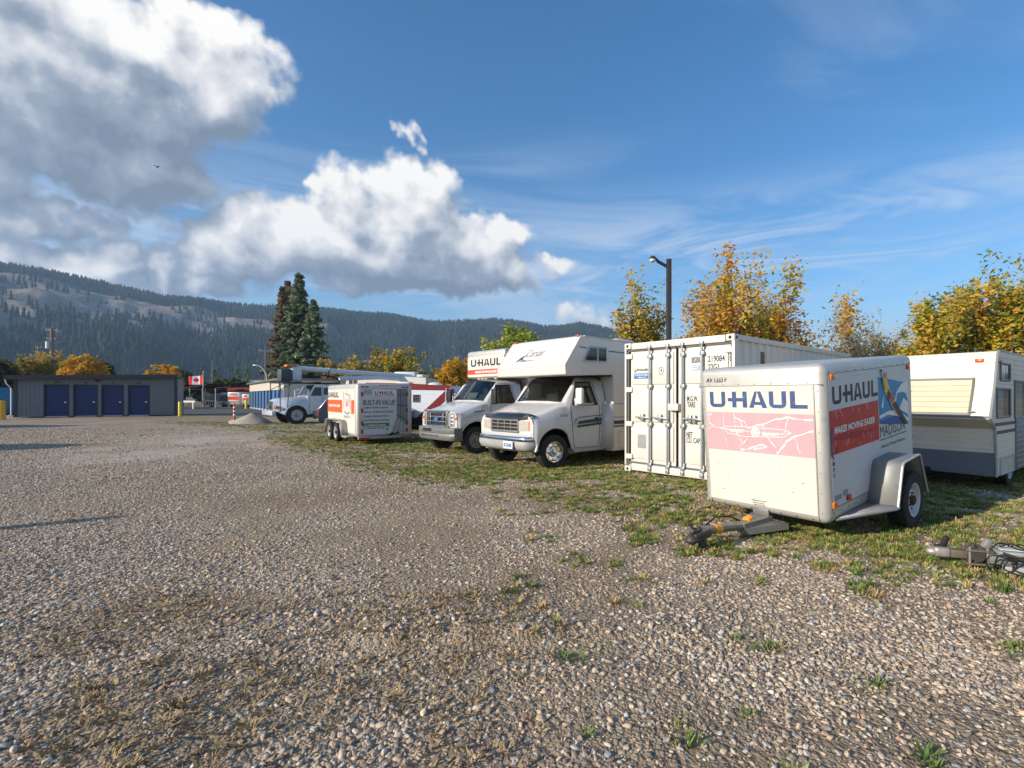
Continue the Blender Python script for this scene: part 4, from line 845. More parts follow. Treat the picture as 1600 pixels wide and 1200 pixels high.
for s in (-1, 1): wheel(rv, (s * .98, 4.0, .36), .365, .22, CHROME, s, 'chrome')

# ------------------------------------------------------------------ moving truck
tk = thing('moving_truck', 'silver grey moving truck with chrome grille and a box over its cab', 'truck', (-3.22, 14.23, 0), (0, 0, -.80))
VSIL = M('van_silver', lin(206, 205, 203), .25, .1, .04, 2, dirt=.1, dcol=(.34, .32, .30), ds=3, coat=.5)
build_cab(tk, VSIL, 'truck')
b = B(); b.mm((-.95, .90, 2.07), (1.0, 2.0, 2.90), bev=.09, seg=4); b.mm((-1.05, 1.75, .55), (1.05, 5.2, 2.90), bev=.09, seg=4); b.done('cargo_box', ALU, tk, 30)
b = B().mm((-.88, .893, 2.12), (.98, .95, 2.72), bev=.004); b.done('front_panel', WHITE, tk, 0)
b = B().mm((.95, 1.0, 2.12), (1.004, 1.9, 2.74), bev=.004); b.done('side_panel', WHITE, tk, 0)
TF = Plane2((-.88, .893, 0), (1, 0, 0), (0, 0, 1), .004)
logo(TF, .18, 2.43, 1.56, .21, BLACKP, tk); printed('red_band', TF, [rc(0, 2.19, 1.86, 2.335)], M('bright_red_print', lin(235, 70, 40), .5), tk); text('lettering', 'MAKES MOVING EASIER', TF, .42, 2.225, 1.1, .07, WPRINT, tk, .03, .1, 2)
rivets(tk, [((-.80, .90, 2.77), (.90, .90, 2.77), 14, (0, -1, 0))], .012)
b = B()
for x_ in (-.3, -.12, .06, .55): b.mm((x_, .86, 2.03), (x_ + .09, .95, 2.065), bev=.015)
b.done('roof_lights', M('pale_amber', lin(226, 206, 180), .3), tk)
b = grille(tk, -.50, .50, .74, 1.09, -.62, 3, 1, GP); b.done('grille', None, tk)
b = B().use(CHROME); b.tube([(-.53, -.65, .70), (.53, -.65, .70), (.53, -.65, 1.13), (-.53, -.65, 1.13), (-.53, -.65, .70)], .045, 8); b.mm((-.50, -.66, .83), (.50, -.63, .87), bev=.01); b.mm((-.50, -.66, .96), (.50, -.63, 1.0), bev=.01); b.mm((-.36, -.668, .74), (-.32, -.632, 1.09), bev=.01); b.mm((.32, -.668, .74), (.36, -.632, 1.09), bev=.01); b.prism([(-.5, -.655), (.5, -.655), (.5, -.60), (-.5, -.60)], 2, 1.13, 1.17); b.done('grille_frame', None, tk)
b = B().use(SBL).lathe([(-.685, .001), (-.685, .9), (-.66, 1)], (0, 0, 0), 1, 20)
for v in b.bm.verts: v.co.x *= .115; v.co.z = v.co.z * .05 + .915
b.done('badge', None, tk)
for s in (-1, 1):
    b = B().use(M('headlamp_clear', lin(206, 206, 202), .12, .5, .25, 18, coat=.9)).prism([(s * .57, -.63), (s * .86, -.58), (s * .93, -.46), (s * .80, -.44), (s * .57, -.55)], 2, .74, 1.09); lp = b.done('headlight', None, tk, 30)
    B().mm((s * .83, -.605, .90), (s * .93, -.50, .98), bev=.02).done('turn_signal', M('orange_lens', lin(230, 90, 30), .25), lp); b = B()
    for z_ in (.80, .90, 1.0): b.ball((s * .70, -.60, z_), .05, (1.2, .5, 1), 10)
    b.done('lamp_bowl', CHROME, lp)
BGR = M('bumper_dark_grey', lin(122, 122, 120), .5, .2, .1, 6)
bp2 = [(-.98, -.45), (-.95, -.68), (-.80, -.76), (-.3, -.79), (.3, -.79), (.80, -.76), (.95, -.68), (.98, -.45)]
b = B().use(BGR).grid([[(x * .98, y + .06, .71), (x, y, .69), (x, y - .01, .56), (x, y + .01, .54), (x, y, .52), (x, y, .42), (x * .97, y + .05, .36)] for x, y in bp2]).use(UNDER)
b.mm((-.50, -.808, .585), (-.05, -.775, .665)); [b.mm((-.6 + k * .16, -.800, .455), (-.52 + k * .16, -.77, .485)) for k in range(6)]; b.mm((-.85, -.60, .34), (.85, -.40, .70)); b.done('bumper', None, tk, 50)
for s in (-1, 1):
    b = B().use(DARK); b.mm((s * 1.17 - .11, .38, 1.32), (s * 1.17 + .11, .47, 1.74), bev=.035, seg=3); b.tube([(s * .95, .56, 1.38), (s * 1.14, .44, 1.38)], .025, 6); b.tube([(s * .95, .62, 1.52), (s * 1.14, .44, 1.6)], .018, 6); mr = b.done('mirror', None, tk)
    B().mm((s * 1.17 - .09, .472, 1.36), (s * 1.17 + .09, .477, 1.70)).done('mirror_glass', CHROME, mr, 0)
B().box((-.25, .62, 1.52), (.46, .004, .30), (-.62, 0, 0)).done('notice', M('paper', lin(206, 214, 196), .8), tk, 0)
NP = Plane2((-.46, .57, 1.41), (1, 0, 0), (0, .58, .81), .02); text('lettering', 'EQUIP', NP, .03, .02, .34, .10, BLACKP, tk, .02)
b = B().tube([(.985, -.10, 1.12), (.985, .25, 1.15)], .010, 5); b.done('fender_vent', BLK if False else DARK, tk)
for s in (-1, 1): wheel(tk, (s * .92, 3.7, .36), .365, .24, STEEL, s)

# ------------------------------------------------------------------ tandem axle cargo trailer with its rear open
tt = thing('cargo_trailer', 'white tandem axle trailer with orange side band and printed grey rear door', 'trailer', (-6.744, 15.766, .233), (0, 0, .664), 'cargo trailers in the yard')
TW, TL, TH = 1.79, 3.84, 1.713
b = B().mm((0, 0, 0), (TW, TL, TH), bev=.10, seg=4); b.done('body', ALU, tt, 30)
B().mm((-.004, .16, .12), (.05, TL - .1, TH - .17), bev=.003).done('side_panel', WHITE, tt, 0); B().mm((TW - .05, .12, .12), (TW + .004, TL - .1, TH - .17), bev=.003).done('side_panel', WHITE, tt, 0)
DG = M('grey_interior_print', lin(128, 128, 130), .5, 0, .15, 3); LGP = M('light_grey_print', lin(205, 203, 200), .5, 0, .06, 3); MG = M('mid_grey_print', lin(165, 164, 164), .5, 0, .1, 3)
rd = B().mm((.16, -.006, .06), (1.63, .05, TH - .14), bev=.003).done('rear_door', M('door_silver', lin(190, 188, 184), .45, .1, .06, 3), tt, 0)
RP = Plane2((.16, -.006, 0), (1, 0, 0), (0, 0, 1), .003)
printed('print', RP, [[(.02, .08), (.90, .10), (1.10, .62), (1.10, 1.53), (.02, 1.55)]], LGP, rd)
printed('print', RP, [[(1.10, .62), (1.46, .30), (1.46, 1.55), (1.10, 1.55)]], DG, rd); printed('print', RP, [[(.90, .10), (1.46, .10), (1.46, .30), (1.10, .62)]], MG, rd)
printed('print', RP, polyline([(1.10, 1.30), (1.46, 1.40)], .02) + polyline([(1.10, 1.02), (1.46, .98)], .03) + polyline([(1.10, .70), (1.46, .50)], .03) + polyline([(1.22, .55), (1.22, 1.5)], .015) + polyline([(1.0, .16), (1.12, .58)], .01) + polyline([(1.15, .12), (1.22, .5)], .01) + polyline([(1.30, .12), (1.33, .4)], .01), M('dark_grey_print', lin(70, 70, 74), .5), rd, 2)
printed('print', RP, [rc(.36, 1.30, 1.08, 1.50)], WPRINT, rd, 2); logo(RP, .40, 1.36, .62, .11, BLACKP, rd, 3); printed('print', RP, [rc(.38, 1.315, 1.05, 1.335)], RED, rd, 3)
printed('print', RP, [rc(.06, 1.36, .30, 1.52)], MG, rd, 2)
text('lettering', 'BUILT-IN VALUE!', RP, .04, 1.02, 1.02, .17, BLACKP, rd, .01, .15, 2)
for i, q in enumerate(('Largest Trailer Capacity', 'Secure, Tie-Downs, Rub Rail', 'Smooth, Aluminum Floor', 'Low Deck, Easy Towing')): text('lettering', q, RP, .06, .90 - i * .135, (.76, .92, .78, .80)[i], .075, BLACKP, rd, .015, .1, 2)
printed('print', RP, [rc(.03, .335, .86, .445)], M('green_band', lin(50, 130, 70), .5), rd, 2); text('lettering', 'e.uhaul.com', RP, .08, .355, .66, .07, WPRINT, rd, .02, k=3); text('lettering', 'or 1-800-GO-UHAUL', RP, .05, .265, .66, .045, BLACKP, rd, .02, k=2)
printed('print', RP, [[(.75, .24), (.83, .30), (.80, .20)], [(.70, .05), (.85, .07), (.95, .14), (1.05, .10), (1.15, .16), (1.2, .08), (.9, .03)]], BLACKP, rd, 2)
b = B()
for x_ in (.17, 1.60):
    for z_ in (1.30, .78, .38, .12): b.mm((x_ - .03, -.02, z_), (x_ + .03, .0, z_ + .14), bev=.006)
for x_ in (.14, .26, 1.42, 1.55): b.mm((x_, -.012, TH - .13), (x_ + .1, .02, TH - .09), bev=.006)
tag(b.done('tail_lights', M('dark_red_lens', lin(150, 30, 28), .3), tt), kind='stuff')
b = B(); [b.mm((.70 + k * .11, -.012, TH - .075), (.75 + k * .11, .03, TH - .045), bev=.005) for k in range(3)]; tag(b.done('clearance_lights', REDL, tt), kind='stuff')
B().mm((.05, -.05, -.06), (1.74, .06, .03), bev=.01).done('rear_sill', ALU2, tt); b = B(); b.mm((.06, -.052, -.05), (.40, -.045, .0)); b.mm((1.4, -.052, -.05), (1.72, -.045, .0)); tag(b.done('reflectors', REDL, tt), kind='stuff')
TS = Plane2((-.004, TL, 0), (0, -1, 0), (0, 0, 1), .003)
ORD = M('orange_red_print', lin(235, 92, 42), .5, 0, .05, 5); logo(TS, .14, 1.26, 1.52, .19, BLACKP, tt); printed('orange_band', TS, [rc(.06, .742, 2.14, 1.178), rc(3.27, .742, 3.62, 1.178)], ORD, tt); text('lettering', 'MAKES MOVING EASIER', TS, .25, .93, 1.6, .09, WPRINT, tt, .03, k=2)
printed('print', TS, [[(2.25, .75), (3.2, .70), (3.2, 1.35), (2.7, 1.47), (2.30, 1.45)]], M('pale_picture', lin(214, 205, 196), .5, 0, .2, 3), tt); printed('print', TS, polyline([(2.3, 1.46), (2.38, 1.2), (2.36, .9)], .05) + polyline([(2.5, 1.40), (3.1, 1.32), (3.15, .85)], .03) + polyline([(2.4, .8), (2.8, .72), (3.1, .78)], .04), M('teal_print', lin(60, 130, 130), .5), tt, 2)
printed('print', TS, [[(2.6, .95), (2.75, 1.25), (2.9, 1.0)], [(2.95, 1.1), (3.05, 1.1), (3.0, 1.2)]], M('rose_print', lin(205, 120, 115), .5), tt, 2); text('lettering', 'AMERICA', TS, 2.35, .58, .85, .09, LG, tt, .0, .1)
rivets(tt, [((-.001, .2, .10), (-.001, 3.7, .10), 14, (-1, 0, 0))], .012)
for s, x_ in ((-1, -.12), (1, TW + .12)):
    for y_ in (1.72, 2.62): wheel(tt, (x_, y_, .09), .32, .2, RIMW, s, 'trailer')
    q = [(.95, .02), (1.10, .42), (1.30, .50), (3.0, .50), (3.2, .40), (3.3, .02)]; b = B(); b.grid([[(x, y, z) for x in ((-.24, .0) if s < 0 else (TW, TW + .24))] for y, z in q]); o = b.done('fender', ALU2, tt, 30); o.modifiers.new('thickness', 'SOLIDIFY').thickness = .014
    B().mm(((-.22 if s < 0 else TW), .35, -.02), ((0 if s < 0 else TW + .22), .96, .03), bev=.008).done('step', ALU2, tt)
b = B(); b.mm((.1, 1.6, .04), (1.7, 1.72, .12)); b.mm((.1, 2.5, .04), (1.7, 2.62, .12)); b.tube([(.6, TL, .02), (TW / 2, TL + 1.1, .05), (1.2, TL, .02)], .05, 6); b.tube([(TW / 2, TL + 1.0, .05), (TW / 2, TL + 1.35, .1)], .05, 8); b.tube([(TW / 2, TL + 1.0, .05), (TW / 2, TL + 1.0, -.233)], .03, 6); b.done('chassis', DARK, tt)

# ------------------------------------------------------------------ travel trailer at the right edge
fw = thing('travel_trailer', 'cream ribbed travel trailer with a louvred window cover behind the near trailer', 'travel trailer', (6.77, 8.0, 0), (0, 0, -.9))
CREAM = M('cream_siding', lin(226, 217, 198), .5, 0, .06, 2, dirt=.2, dcol=(.40, .34, .26), ds=3)
prof = [(.0, .25), (-.03, .62), (-.085, 1.02), (-.15, 1.05), (-.39, 1.185), (-.12, 1.70), (.06, 2.20), (.14, 2.27), (6.2, 2.27), (6.25, 2.2), (6.25, .3)]
b = B().prism(prof, 0, -2.3, 0); o = b.done('body', CREAM, fw, 20); m_ = o.modifiers.new('bevel', 'BEVEL'); m_.width = .02; m_.segments = 2; m_.limit_method = 'ANGLE'; m_.angle_limit = R(25)
def front(z):
    for (y0, z0), (y1, z1) in zip(prof[:7], prof[1:8]):
        if z0 <= z <= z1: return y0 + (y1 - y0) * (z - z0) / (z1 - z0)
for z_ in [.70, .78, .86, .94, 1.23, 1.93, 2.0, 2.08, 2.15]:
    b = B().tube([(-2.28, front(z_) - .001, z_), (-.02, front(z_) - .001, z_)], .006, 4); b.done('siding_rib', CREAM, fw)
for z_ in np.arange(.38, 2.2, .085):
    if not (.95 < z_ < 1.1): B().tube([(.001, front(max(.26, z_)) + .02, z_), (.001, 6.2, z_)], .005, 4).done('siding_rib', M('side_siding', lin(200, 198, 190), .5, 0, .12, 2, dirt=.3, dcol=(.3, .27, .22), ds=3), fw)
B().prism([(-.008, .26), (-.036, .63), (.05, .63), (.05, .26)], 0, -2.29, -.01).done('skirt_panel', M('slate_panel', lin(112, 114, 122), .6, 0, .12, 3, dirt=.3, dcol=(.2, .19, .18), ds=6), fw, 0)
dn = Vector((0, -(1.70 - 1.185), -.27)).normalized()            # outward normal of the bulged front
def onf(x, z, o_=0): return Vector((x, front(z), z)) + Vector((0, -.885, -.466)) * o_
cv = thing_cv = B()
for k in range(6):
    z0, z1 = 1.30 + k * .088, 1.30 + (k + 1) * .088 - .006
    A = [onf(-1.9, z0, .055), onf(-.29, z0, .055), onf(-.29, z1, .035), onf(-1.9, z1, .035)]; b = B(); b.poly(A); b.poly([A[0], A[1], onf(-.29, z0, .0), onf(-1.9, z0, .0)]); b.poly([A[1], A[2], onf(-.29, z1, 0), onf(-.29, z0, 0)]); b.done('slat', M('slat_cream', lin(208, 198, 168), .5, 0, .06, 3), fw, 0)
TRIM = M('alu_trim', lin(168, 168, 166), .45, .4, .1, 8)
b = B(); b.tube([onf(-1.92, 1.845, .04), onf(-.27, 1.845, .04), onf(-.27, 1.27, .06), onf(-1.92, 1.27, .06)], .022, 6); b.done('cover_frame', TRIM, fw)
B().tube([onf(-.29, 1.32, .07), onf(-.20, 1.33, .07)], .012, 6).done('latch', TRIM, fw)
b = B(); e = [(y, z) for y, z in prof[:8]]; b.tube([(-.008, y - .006, z) for y, z in e] + [(-.008, 6.2, 2.275)], .02, 6); b.tube([(-2.292, y - .006, z) for y, z in e] + [(-2.292, 6.2, 2.275)], .02, 6); b.done('corner_trim', TRIM, fw)
B().tube([(-2.28, front(1.21) - .01, 1.215), (-.02, front(1.21) - .01, 1.215)], .018, 6).done('belt_trim', TRIM, fw)
for x_ in (-.29, -2.1): B().mm((x_, front(2.11) - .03, 2.085), (x_ + .12, front(2.11) + .03, 2.15), bev=.02).done('marker_light', M('orange_marker', lin(214, 84, 30), .3), fw)
B().mm((-.005, .06, 2.08), (.03, .16, 2.13), bev=.01).done('marker_light', M('brown_lens', lin(130, 60, 44), .4), fw)
VS = Plane2((0, 0, 0), (0, 1, 0), (0, 0, 1), .004)
CURT = M('window_dark', lin(28, 32, 34), .08, 0, .4, 4, spec=.9); CURL = M('window_curtain', lin(120, 132, 126), .12, 0, .3, 6, spec=.8)
for x0_, z0_, x1_, z1_ in ((.16, 1.80, .78, 2.07), (-.06, 1.20, .80, 1.66), (1.13, 1.17, 2.3, 1.80), (3.2, 1.2, 4.2, 1.8)):
    b = B().tube([VS.p(a, q) for a, q in rc(x0_, z0_, x1_, z1_) + [(x0_, z0_)]], .022, 6); w = b.done('window', M('grey_frame', lin(110, 112, 112), .4, .4), fw)
    m_ = x0_ + (x1_ - x0_) * .55; printed('pane', VS, [rc(x0_, z0_, m_, z1_)], CURL, w); printed('pane', VS, [rc(m_, z0_, x1_, z1_)], CURT, w, 1.5)
for a, q in (((-.2, 1.06), (6.2, 1.115)), ((-.05, .93), (6.2, .985))): printed('stripe', VS, [rc(a[0], a[1], q[0], q[1])], M('dark_stripe', lin(60, 64, 66), .5), fw)
b = B().tube([VS.p(a, q) for a, q in rc(.15, .27, 1.1, .54) + [(.15, .27)]], .018, 6); w = b.done('hatch', TRIM, fw); printed('hatch_panel', VS, [rc(.15, .27, 1.1, .54)], M('hatch_cream', lin(196, 190, 176), .5, 0, .15, 5), w)
DRK = M('door_screen', lin(120, 124, 128), .5, .2, .2, 9); d_ = B().mm((-.0, 1.2, .26), (.02, 1.88, 1.16), bev=.005).done('entry_door', DRK, fw)
for z_ in np.arange(.32, 1.12, .09): B().tube([(.024, 1.22, z_), (.024, 1.86, z_)], .007, 4).done('door_bar', TRIM, d_)
for s in (0, -2.3): wheel(fw, (s + (.0 if s else -.12) + (.12 if s else 0), 1.0, .30), .30, .18, RIMW, 1 if s == 0 else -1, 'trailer'); wheel(fw, (s + (-.12 if s == 0 else .12), 3.6, .30), .30, .18, RIMW, 1 if s == 0 else -1, 'trailer')
b = B(); b.mm((-2.0, .1, .16), (-.3, 6.0, .27)); b.mm((-1.4, -.9, .22), (-.9, .2, .32)); b.tube([(-1.15, -.9, .28), (-1.15, -1.4, .28)], .04, 6); b.tube([(-1.15, -.8, .28), (-1.15, -.8, .0)], .03, 6); b.done('chassis', UNDER, fw)

# ------------------------------------------------------------------ small red and white travel trailer
rt = thing('travel_trailer', 'white travel trailer with dark red roof band and diagonal red stripe', 'travel trailer', (-7.9, 23.2, 0), (0, 0, -.03))
DR = M('dark_red_paint', lin(122, 22, 28), .5, 0, .1, 3); WS = M('white_siding', lin(226, 228, 234), .45, 0, .04, 2)
b = B().prism([(-1.6, .35), (1.9, .35), (2.45, .9), (2.58, 1.55), (2.50, 1.85), (2.25, 2.02), (.6, 2.12), (-1.6, 2.17)], 1, 0, 2.1); b.done('body', WS, rt, 30)
RTP = Plane2((0, 0, 0), (1, 0, 0), (0, 0, 1), .006)
printed('red_band', RTP, [[(-1.6, 1.86), (2.2, 1.80), (2.50, 1.85), (2.25, 2.02), (.6, 2.12), (-1.6, 2.17)]], DR, rt); printed('red_stripe', RTP, [[(.55, .35), (1.0, .35), (2.55, 1.70), (2.50, 1.85), (2.1, 1.80)]], DR, rt)
for z_ in np.arange(.45, 1.85, .13): B().tube([(-1.58, -.004, z_), (.65 + (z_ - .35) * 1.02, -.004, z_)], .006, 4).done('siding_rib', WS, rt)
b = B().tube([RTP.p(*q) for q in rc(.60, 1.27, .92, 1.60) + [(.60, 1.27)]], .02, 6); w = b.done('window', TRIM, rt); printed('pane', RTP, [rc(.60, 1.27, .92, 1.60)], CURT, w)
b = B(); b.tube([(2.12, -.05, 1.15), (2.15, -.05, 1.90), (2.38, -.05, 1.88), (2.42, -.05, 1.2)], .022, 6); b.tube([(2.15, -.05, 1.78), (2.38, -.05, 1.77)], .03, 6); b.done('awning_pole', M('pale_pole', lin(212, 214, 212), .5), rt)
b = B(); b.ball((1.35, .9, 2.08), .28, (1.3, 1, .45), 12); b.mm((-.4, .6, 2.1), (.2, 1.2, 2.22), bev=.04); tag(b.done('roof_vents', M('vent_white', lin(216, 216, 214), .5), rt), kind='stuff')
for y_ in (.12, 1.98): wheel(rt, (-.5, y_, .32), .32, .2, RIMW, 1, 'trailer').rotation_euler = (0, 0, -1.571)
b = B(); b.mm((-1.5, .2, .22), (2.2, 1.9, .36)); b.tube([(1.9, .5, .3), (3.2, 1.05, .32), (1.9, 1.6, .3)], .04, 6); b.done('chassis', UNDER, rt)
b = B(); b.cyl((.78, -.1, .3), (.78, .1, .3), .26, n=14); b.mm((.55, -.25, .12), (1.15, .05, .3), bev=.04); b.done('spare_wheel', RUBBER, rt)

# ------------------------------------------------------------------ bucket truck
bt = thing('bucket_truck', 'silver bucket truck with a long white boom and black rack over its hood', 'truck', (-15.82, 28.39, 0), (0, 0, -.80))
SIL = M('truck_silver', lin(196, 204, 214), .3, .15, .05, 2, dirt=.1, dcol=(.3, .29, .27), ds=3, coat=.4)
def arch2(y): return .48 + math.sqrt(max(0, .58 ** 2 - y * y))
T = []
for y, zt, xw in ((-1.0, 1.30, .55), (-.9, 1.38, .62), (-.579, 1.42, .80), (-.45, 1.44, .90), (-.2, 1.46, .96), (.2, 1.49, .98), (.45, 1.51, .98), (.579, 1.53, .97)):
    lo_ = arch2(y) if abs(y) < .58 else .70; T.append([(xw + .06 if abs(y) < .6 else xw, y, lo_), (xw + .05 if abs(y) < .6 else xw, y, max(lo_ + .04, 1.02)), (xw - .06, y, 1.24 + (zt - 1.3) * .6), (xw - .22, y, zt - .02), (0, y, zt + .02)])
full = [r + [(-x, y, z) for x, y, z in r[-2::-1]] for r in T]; b = B().use(SIL).grid(full); b.bm.faces.new([b.bm.verts.new(p) for p in full[0]][::-1]); b.use(UNDER).mm((-.5, -.9, .5), (.5, .6, 1.2)); hd = b.done('hood', None, bt, 40)
b = grille(bt, -.42, .42, .80, 1.24, -1.02, 5, 6, CHROME); b.done('grille', None, bt)
for s in (-1, 1):
    b = B().use(M('headlamp', None)).mm((s * .44, -1.03, .86), (s * .66, -.88, 1.04), bev=.03); lp = b.done('headlight', None, bt); B().mm((s * .66, -.97, .88), (s * .80, -.80, 1.0), bev=.03).done('turn_signal', AMBER, lp)
    b = B().use(SIL); b.tube([(s * 1.0, y, arch2(y)) for y in np.linspace(-.579, .579, 14)], .045, 8); b.done('fender_lip', None, bt)
b = B().use(SIL).box((0, -1.12, .62), (2.1, .2, .26), bev=.05); b.done('bumper', None, bt)
b = B().use(SIL); b.prism([(.56, .55), (1.95, .55), (1.95, 2.10), (1.85, 2.18), (.98, 2.18), (.90, 2.12), (.58, 1.53)], 0, -.95, .95); cb_ = b.done('cab', None, bt, 30)
WN = M('truck_glass', lin(62, 76, 88), .06, 0, .35, 3, spec=.9)
for s in (-1, 1):
    pl_ = Plane2((s * .95, 0, 0), (0, s, 0), (0, 0, 1), .006); q = [(.72, 1.56), (1.30, 1.56), (1.30, 2.05), (.96, 2.05)]; printed('side_window', pl_, [[(s * a, c_) for a, c_ in q]], WN, cb_); printed('side_window', pl_, [[(s * a, c_) for a, c_ in rc(1.42, 1.62, 1.85, 2.02)]], WN, cb_)
    b = B(); b.tube([(s * .955, .66, 1.5), (s * .955, .68, .62), (s * .955, 1.34, .60), (s * .955, 1.36, 2.1)], .008, 4); b.done('door_seam', M('shut_line', None), cb_)
    b = B(); b.mm((s * 1.22 - .06, .50, 1.45), (s * 1.22 + .06, .58, 1.90), bev=.02); b.tube([(s * .96, .70, 1.95), (s * 1.22, .54, 1.88)], .016, 5); b.tube([(s * .96, .70, 1.45), (s * 1.22, .54, 1.48)], .016, 5); b.done('mirror', SIL, bt)
    for y_, off in ((0, .95), (5.2, .90)): wheel(bt, (s * off, y_, .50), .50, .28, M('grey_wheel', lin(186, 188, 188), .5, .2, .1, 6), s, 'steel')
    b = B(); b.cyl((s * .9, .9, .5), (s * .9, 1.8, .5), .24, n=14); b.done('fuel_tank', ALU2, bt); B().mm((s * .75, .75, .42), (s * 1.05, 1.85, .50), bev=.01).done('step', DARK, bt)
printed('windscreen', Plane2((-.86, .60, 1.56), (1, 0, 0), (0, .47, .88), .012), [[(0, 0), (1.72, 0), (1.66, .60), (.06, .60)]], WN, cb_)
b = B(); b.mm((-.45, .3, .55), (.45, 8.4, .78)); b.done('chassis', UNDER, bt)
b = B().use(M('service_white', lin(214, 216, 216), .4, 0, .05, 3)).mm((-1.1, 2.3, .7), (1.1, 8.2, 1.55), bev=.03); b.done('service_body', None, bt)
b = B(); b.mm((-1.0, -.85, 2.26), (1.0, 2.3, 2.30)); [b.mm((-1.02, y_, 2.30), (1.02, y_ + .05, 2.36)) for y_ in (-.85, .2, 1.2, 2.25)]
for s in (-1, 1):
    b.tube([(s * .98, -.80, 2.28), (s * .98, -.80, .70), (s * .9, -1.05, .62)], .025, 6); b.tube([(s * .98, -.35, 2.28), (s * .98, -.45, .9), (s * .9, -.9, .66)], .022, 6); b.tube([(s * .98, -.8, 1.9), (s * .98, -.1, 2.28)], .02, 6); b.tube([(s * .98, 2.2, 2.28), (s * .98, 2.3, .8)], .03, 6)
b.done('rack', DARK, bt)
BW = M('boom_white', lin(210, 216, 220), .35, 0, .06, 2, dirt=.15, dcol=(.35, .34, .33), ds=3)
b = B(); b.tube([(.0, .2, 3.12), (0, 2.2, 3.02), (0, 8.0, 2.84)], [.16, .15, .13], 12); b.mm((-.17, 2.0, 2.86), (.17, 2.35, 3.18), bev=.03); b.done('upper_boom', BW, bt)
b = B(); b.tube([(.05, 2.6, 2.6), (.05, 5.0, 2.72), (.05, 7.6, 2.6)], .14, 10); b.mm((-.18, 7.4, 2.55), (.18, 8.3, 3.0), bev=.04); b.mm((-.3, 6.6, 1.5), (.3, 7.2, 2.7), bev=.05); b.done('lower_boom', BW, bt)
b = B(); b.mm((-.28, -.02, 2.40), (.28, .48, 3.20), bev=.05); b.mm((-.2, .1, 3.2), (.2, .35, 3.3), bev=.02); b.done('boom_head', BW, bt)
b = B(); b.mm((-.40, -.62, 2.34), (.40, -.06, 3.05), bev=.06); b.done('bucket', M('bucket_grey', lin(70, 74, 80), .6, 0, .1, 4), bt)
b = B(); b.mm((-.3, -.30, 3.18), (.3, .22, 3.32), bev=.03); b.done('boom_cover', M('orange_plastic', lin(205, 110, 70), .5, 0, .2, 6), bt)
b = B(); b.tube([(.18, 1.5, 2.78), (.18, 2.3, 2.66), (.18, 2.6, 2.4)], .04, 6); b.tube([(.16, 2.05, 3.2), (.2, 1.9, 2.8), (.2, 2.3, 2.5)], .025, 6); tag(b.done('hoses', DARK, bt), kind='stuff')

# ------------------------------------------------------------------ dark blue utility vehicle half hidden behind the tandem trailer
sv = thing('parked_car', 'dark blue parked car seen only by its rear corner and red tail light', 'car', (-11.05, 21.9, 0), (0, 0, .12))
DBP = M('dark_blue_paint', lin(34, 44, 66), .22, .3, .05, 3, coat=.8)
b = B().use(DBP).prism([(.0, .42), (3.9, .42), (3.95, .95), (2.75, 1.08), (2.2, 1.66), (.55, 1.70), (.12, 1.15), (.0, 1.0)], 1, 0, 1.75); bd = b.done('body', None, sv, 30); m_ = bd.modifiers.new('bevel', 'BEVEL'); m_.width = .06; m_.segments = 3; m_.limit_method = 'ANGLE'
CP = Plane2((0, 0, 0), (1, 0, 0), (0, 0, 1), .006)
for q in ([(.55, 1.12), (1.2, 1.12), (1.2, 1.58), (.72, 1.58)], [(1.27, 1.12), (2.5, 1.12), (2.1, 1.58), (1.27, 1.58)]): printed('side_window', CP, [q], WN, bd)
for y_ in (.06, 1.50): b = B().mm((-.03, y_ - .04, .68), (.10, y_ + .19, 1.02), bev=.03); b.done('tail_light', REDL, sv)
for x_ in (.75, 3.1):
    for y_, s in ((.1, 1), (1.65, -1)): wheel(sv, (x_, y_, .34), .34, .22, STEEL, s).rotation_euler = (0, 0, -1.571)
B().mm((-.06, .05, .40), (.12, 1.70, .58), bev=.04).done('rear_bumper', BGR, sv)

# ------------------------------------------------------------------ white camper whose roof shows over the tandem trailer
wc = thing('camper', 'white camper behind the tandem trailer with only its roof and a small window showing', 'camper', (-14.7, 33.0, 0), (0, 0, -.04))
b = B().prism([(-.1, .5), (5.2, .5), (5.2, 2.74), (1.2, 2.95), (.75, 2.78), (.0, 2.82), (-.12, 2.4)], 1, 0, 2.2); b.done('body', FIB, wc, 25)
WP = Plane2((0, 0, 0), (1, 0, 0), (0, 0, 1), .006); w = B().tube([WP.p(*q) for q in rc(.12, 2.30, .62, 2.66) + [(.12, 2.30)]], .03, 6).done('window', TRIM, wc); printed('pane', WP, [rc(.12, 2.30, .35, 2.66), rc(.40, 2.30, .62, 2.66)], CURT, w)
B().mm((2.9, .5, 2.84), (4.3, 1.4, 3.16), bev=.08).done('roof_unit', M('roof_unit', None), wc); B().mm((4.35, .6, 2.8), (4.8, 1.2, 2.98), bev=.05).done('roof_vent', M('roof_unit', None), wc)
for x_ in (1.0, 4.0): wheel(wc, (x_, .15, .36), .36, .24, STEEL, 1).rotation_euler = (0, 0, -1.571)

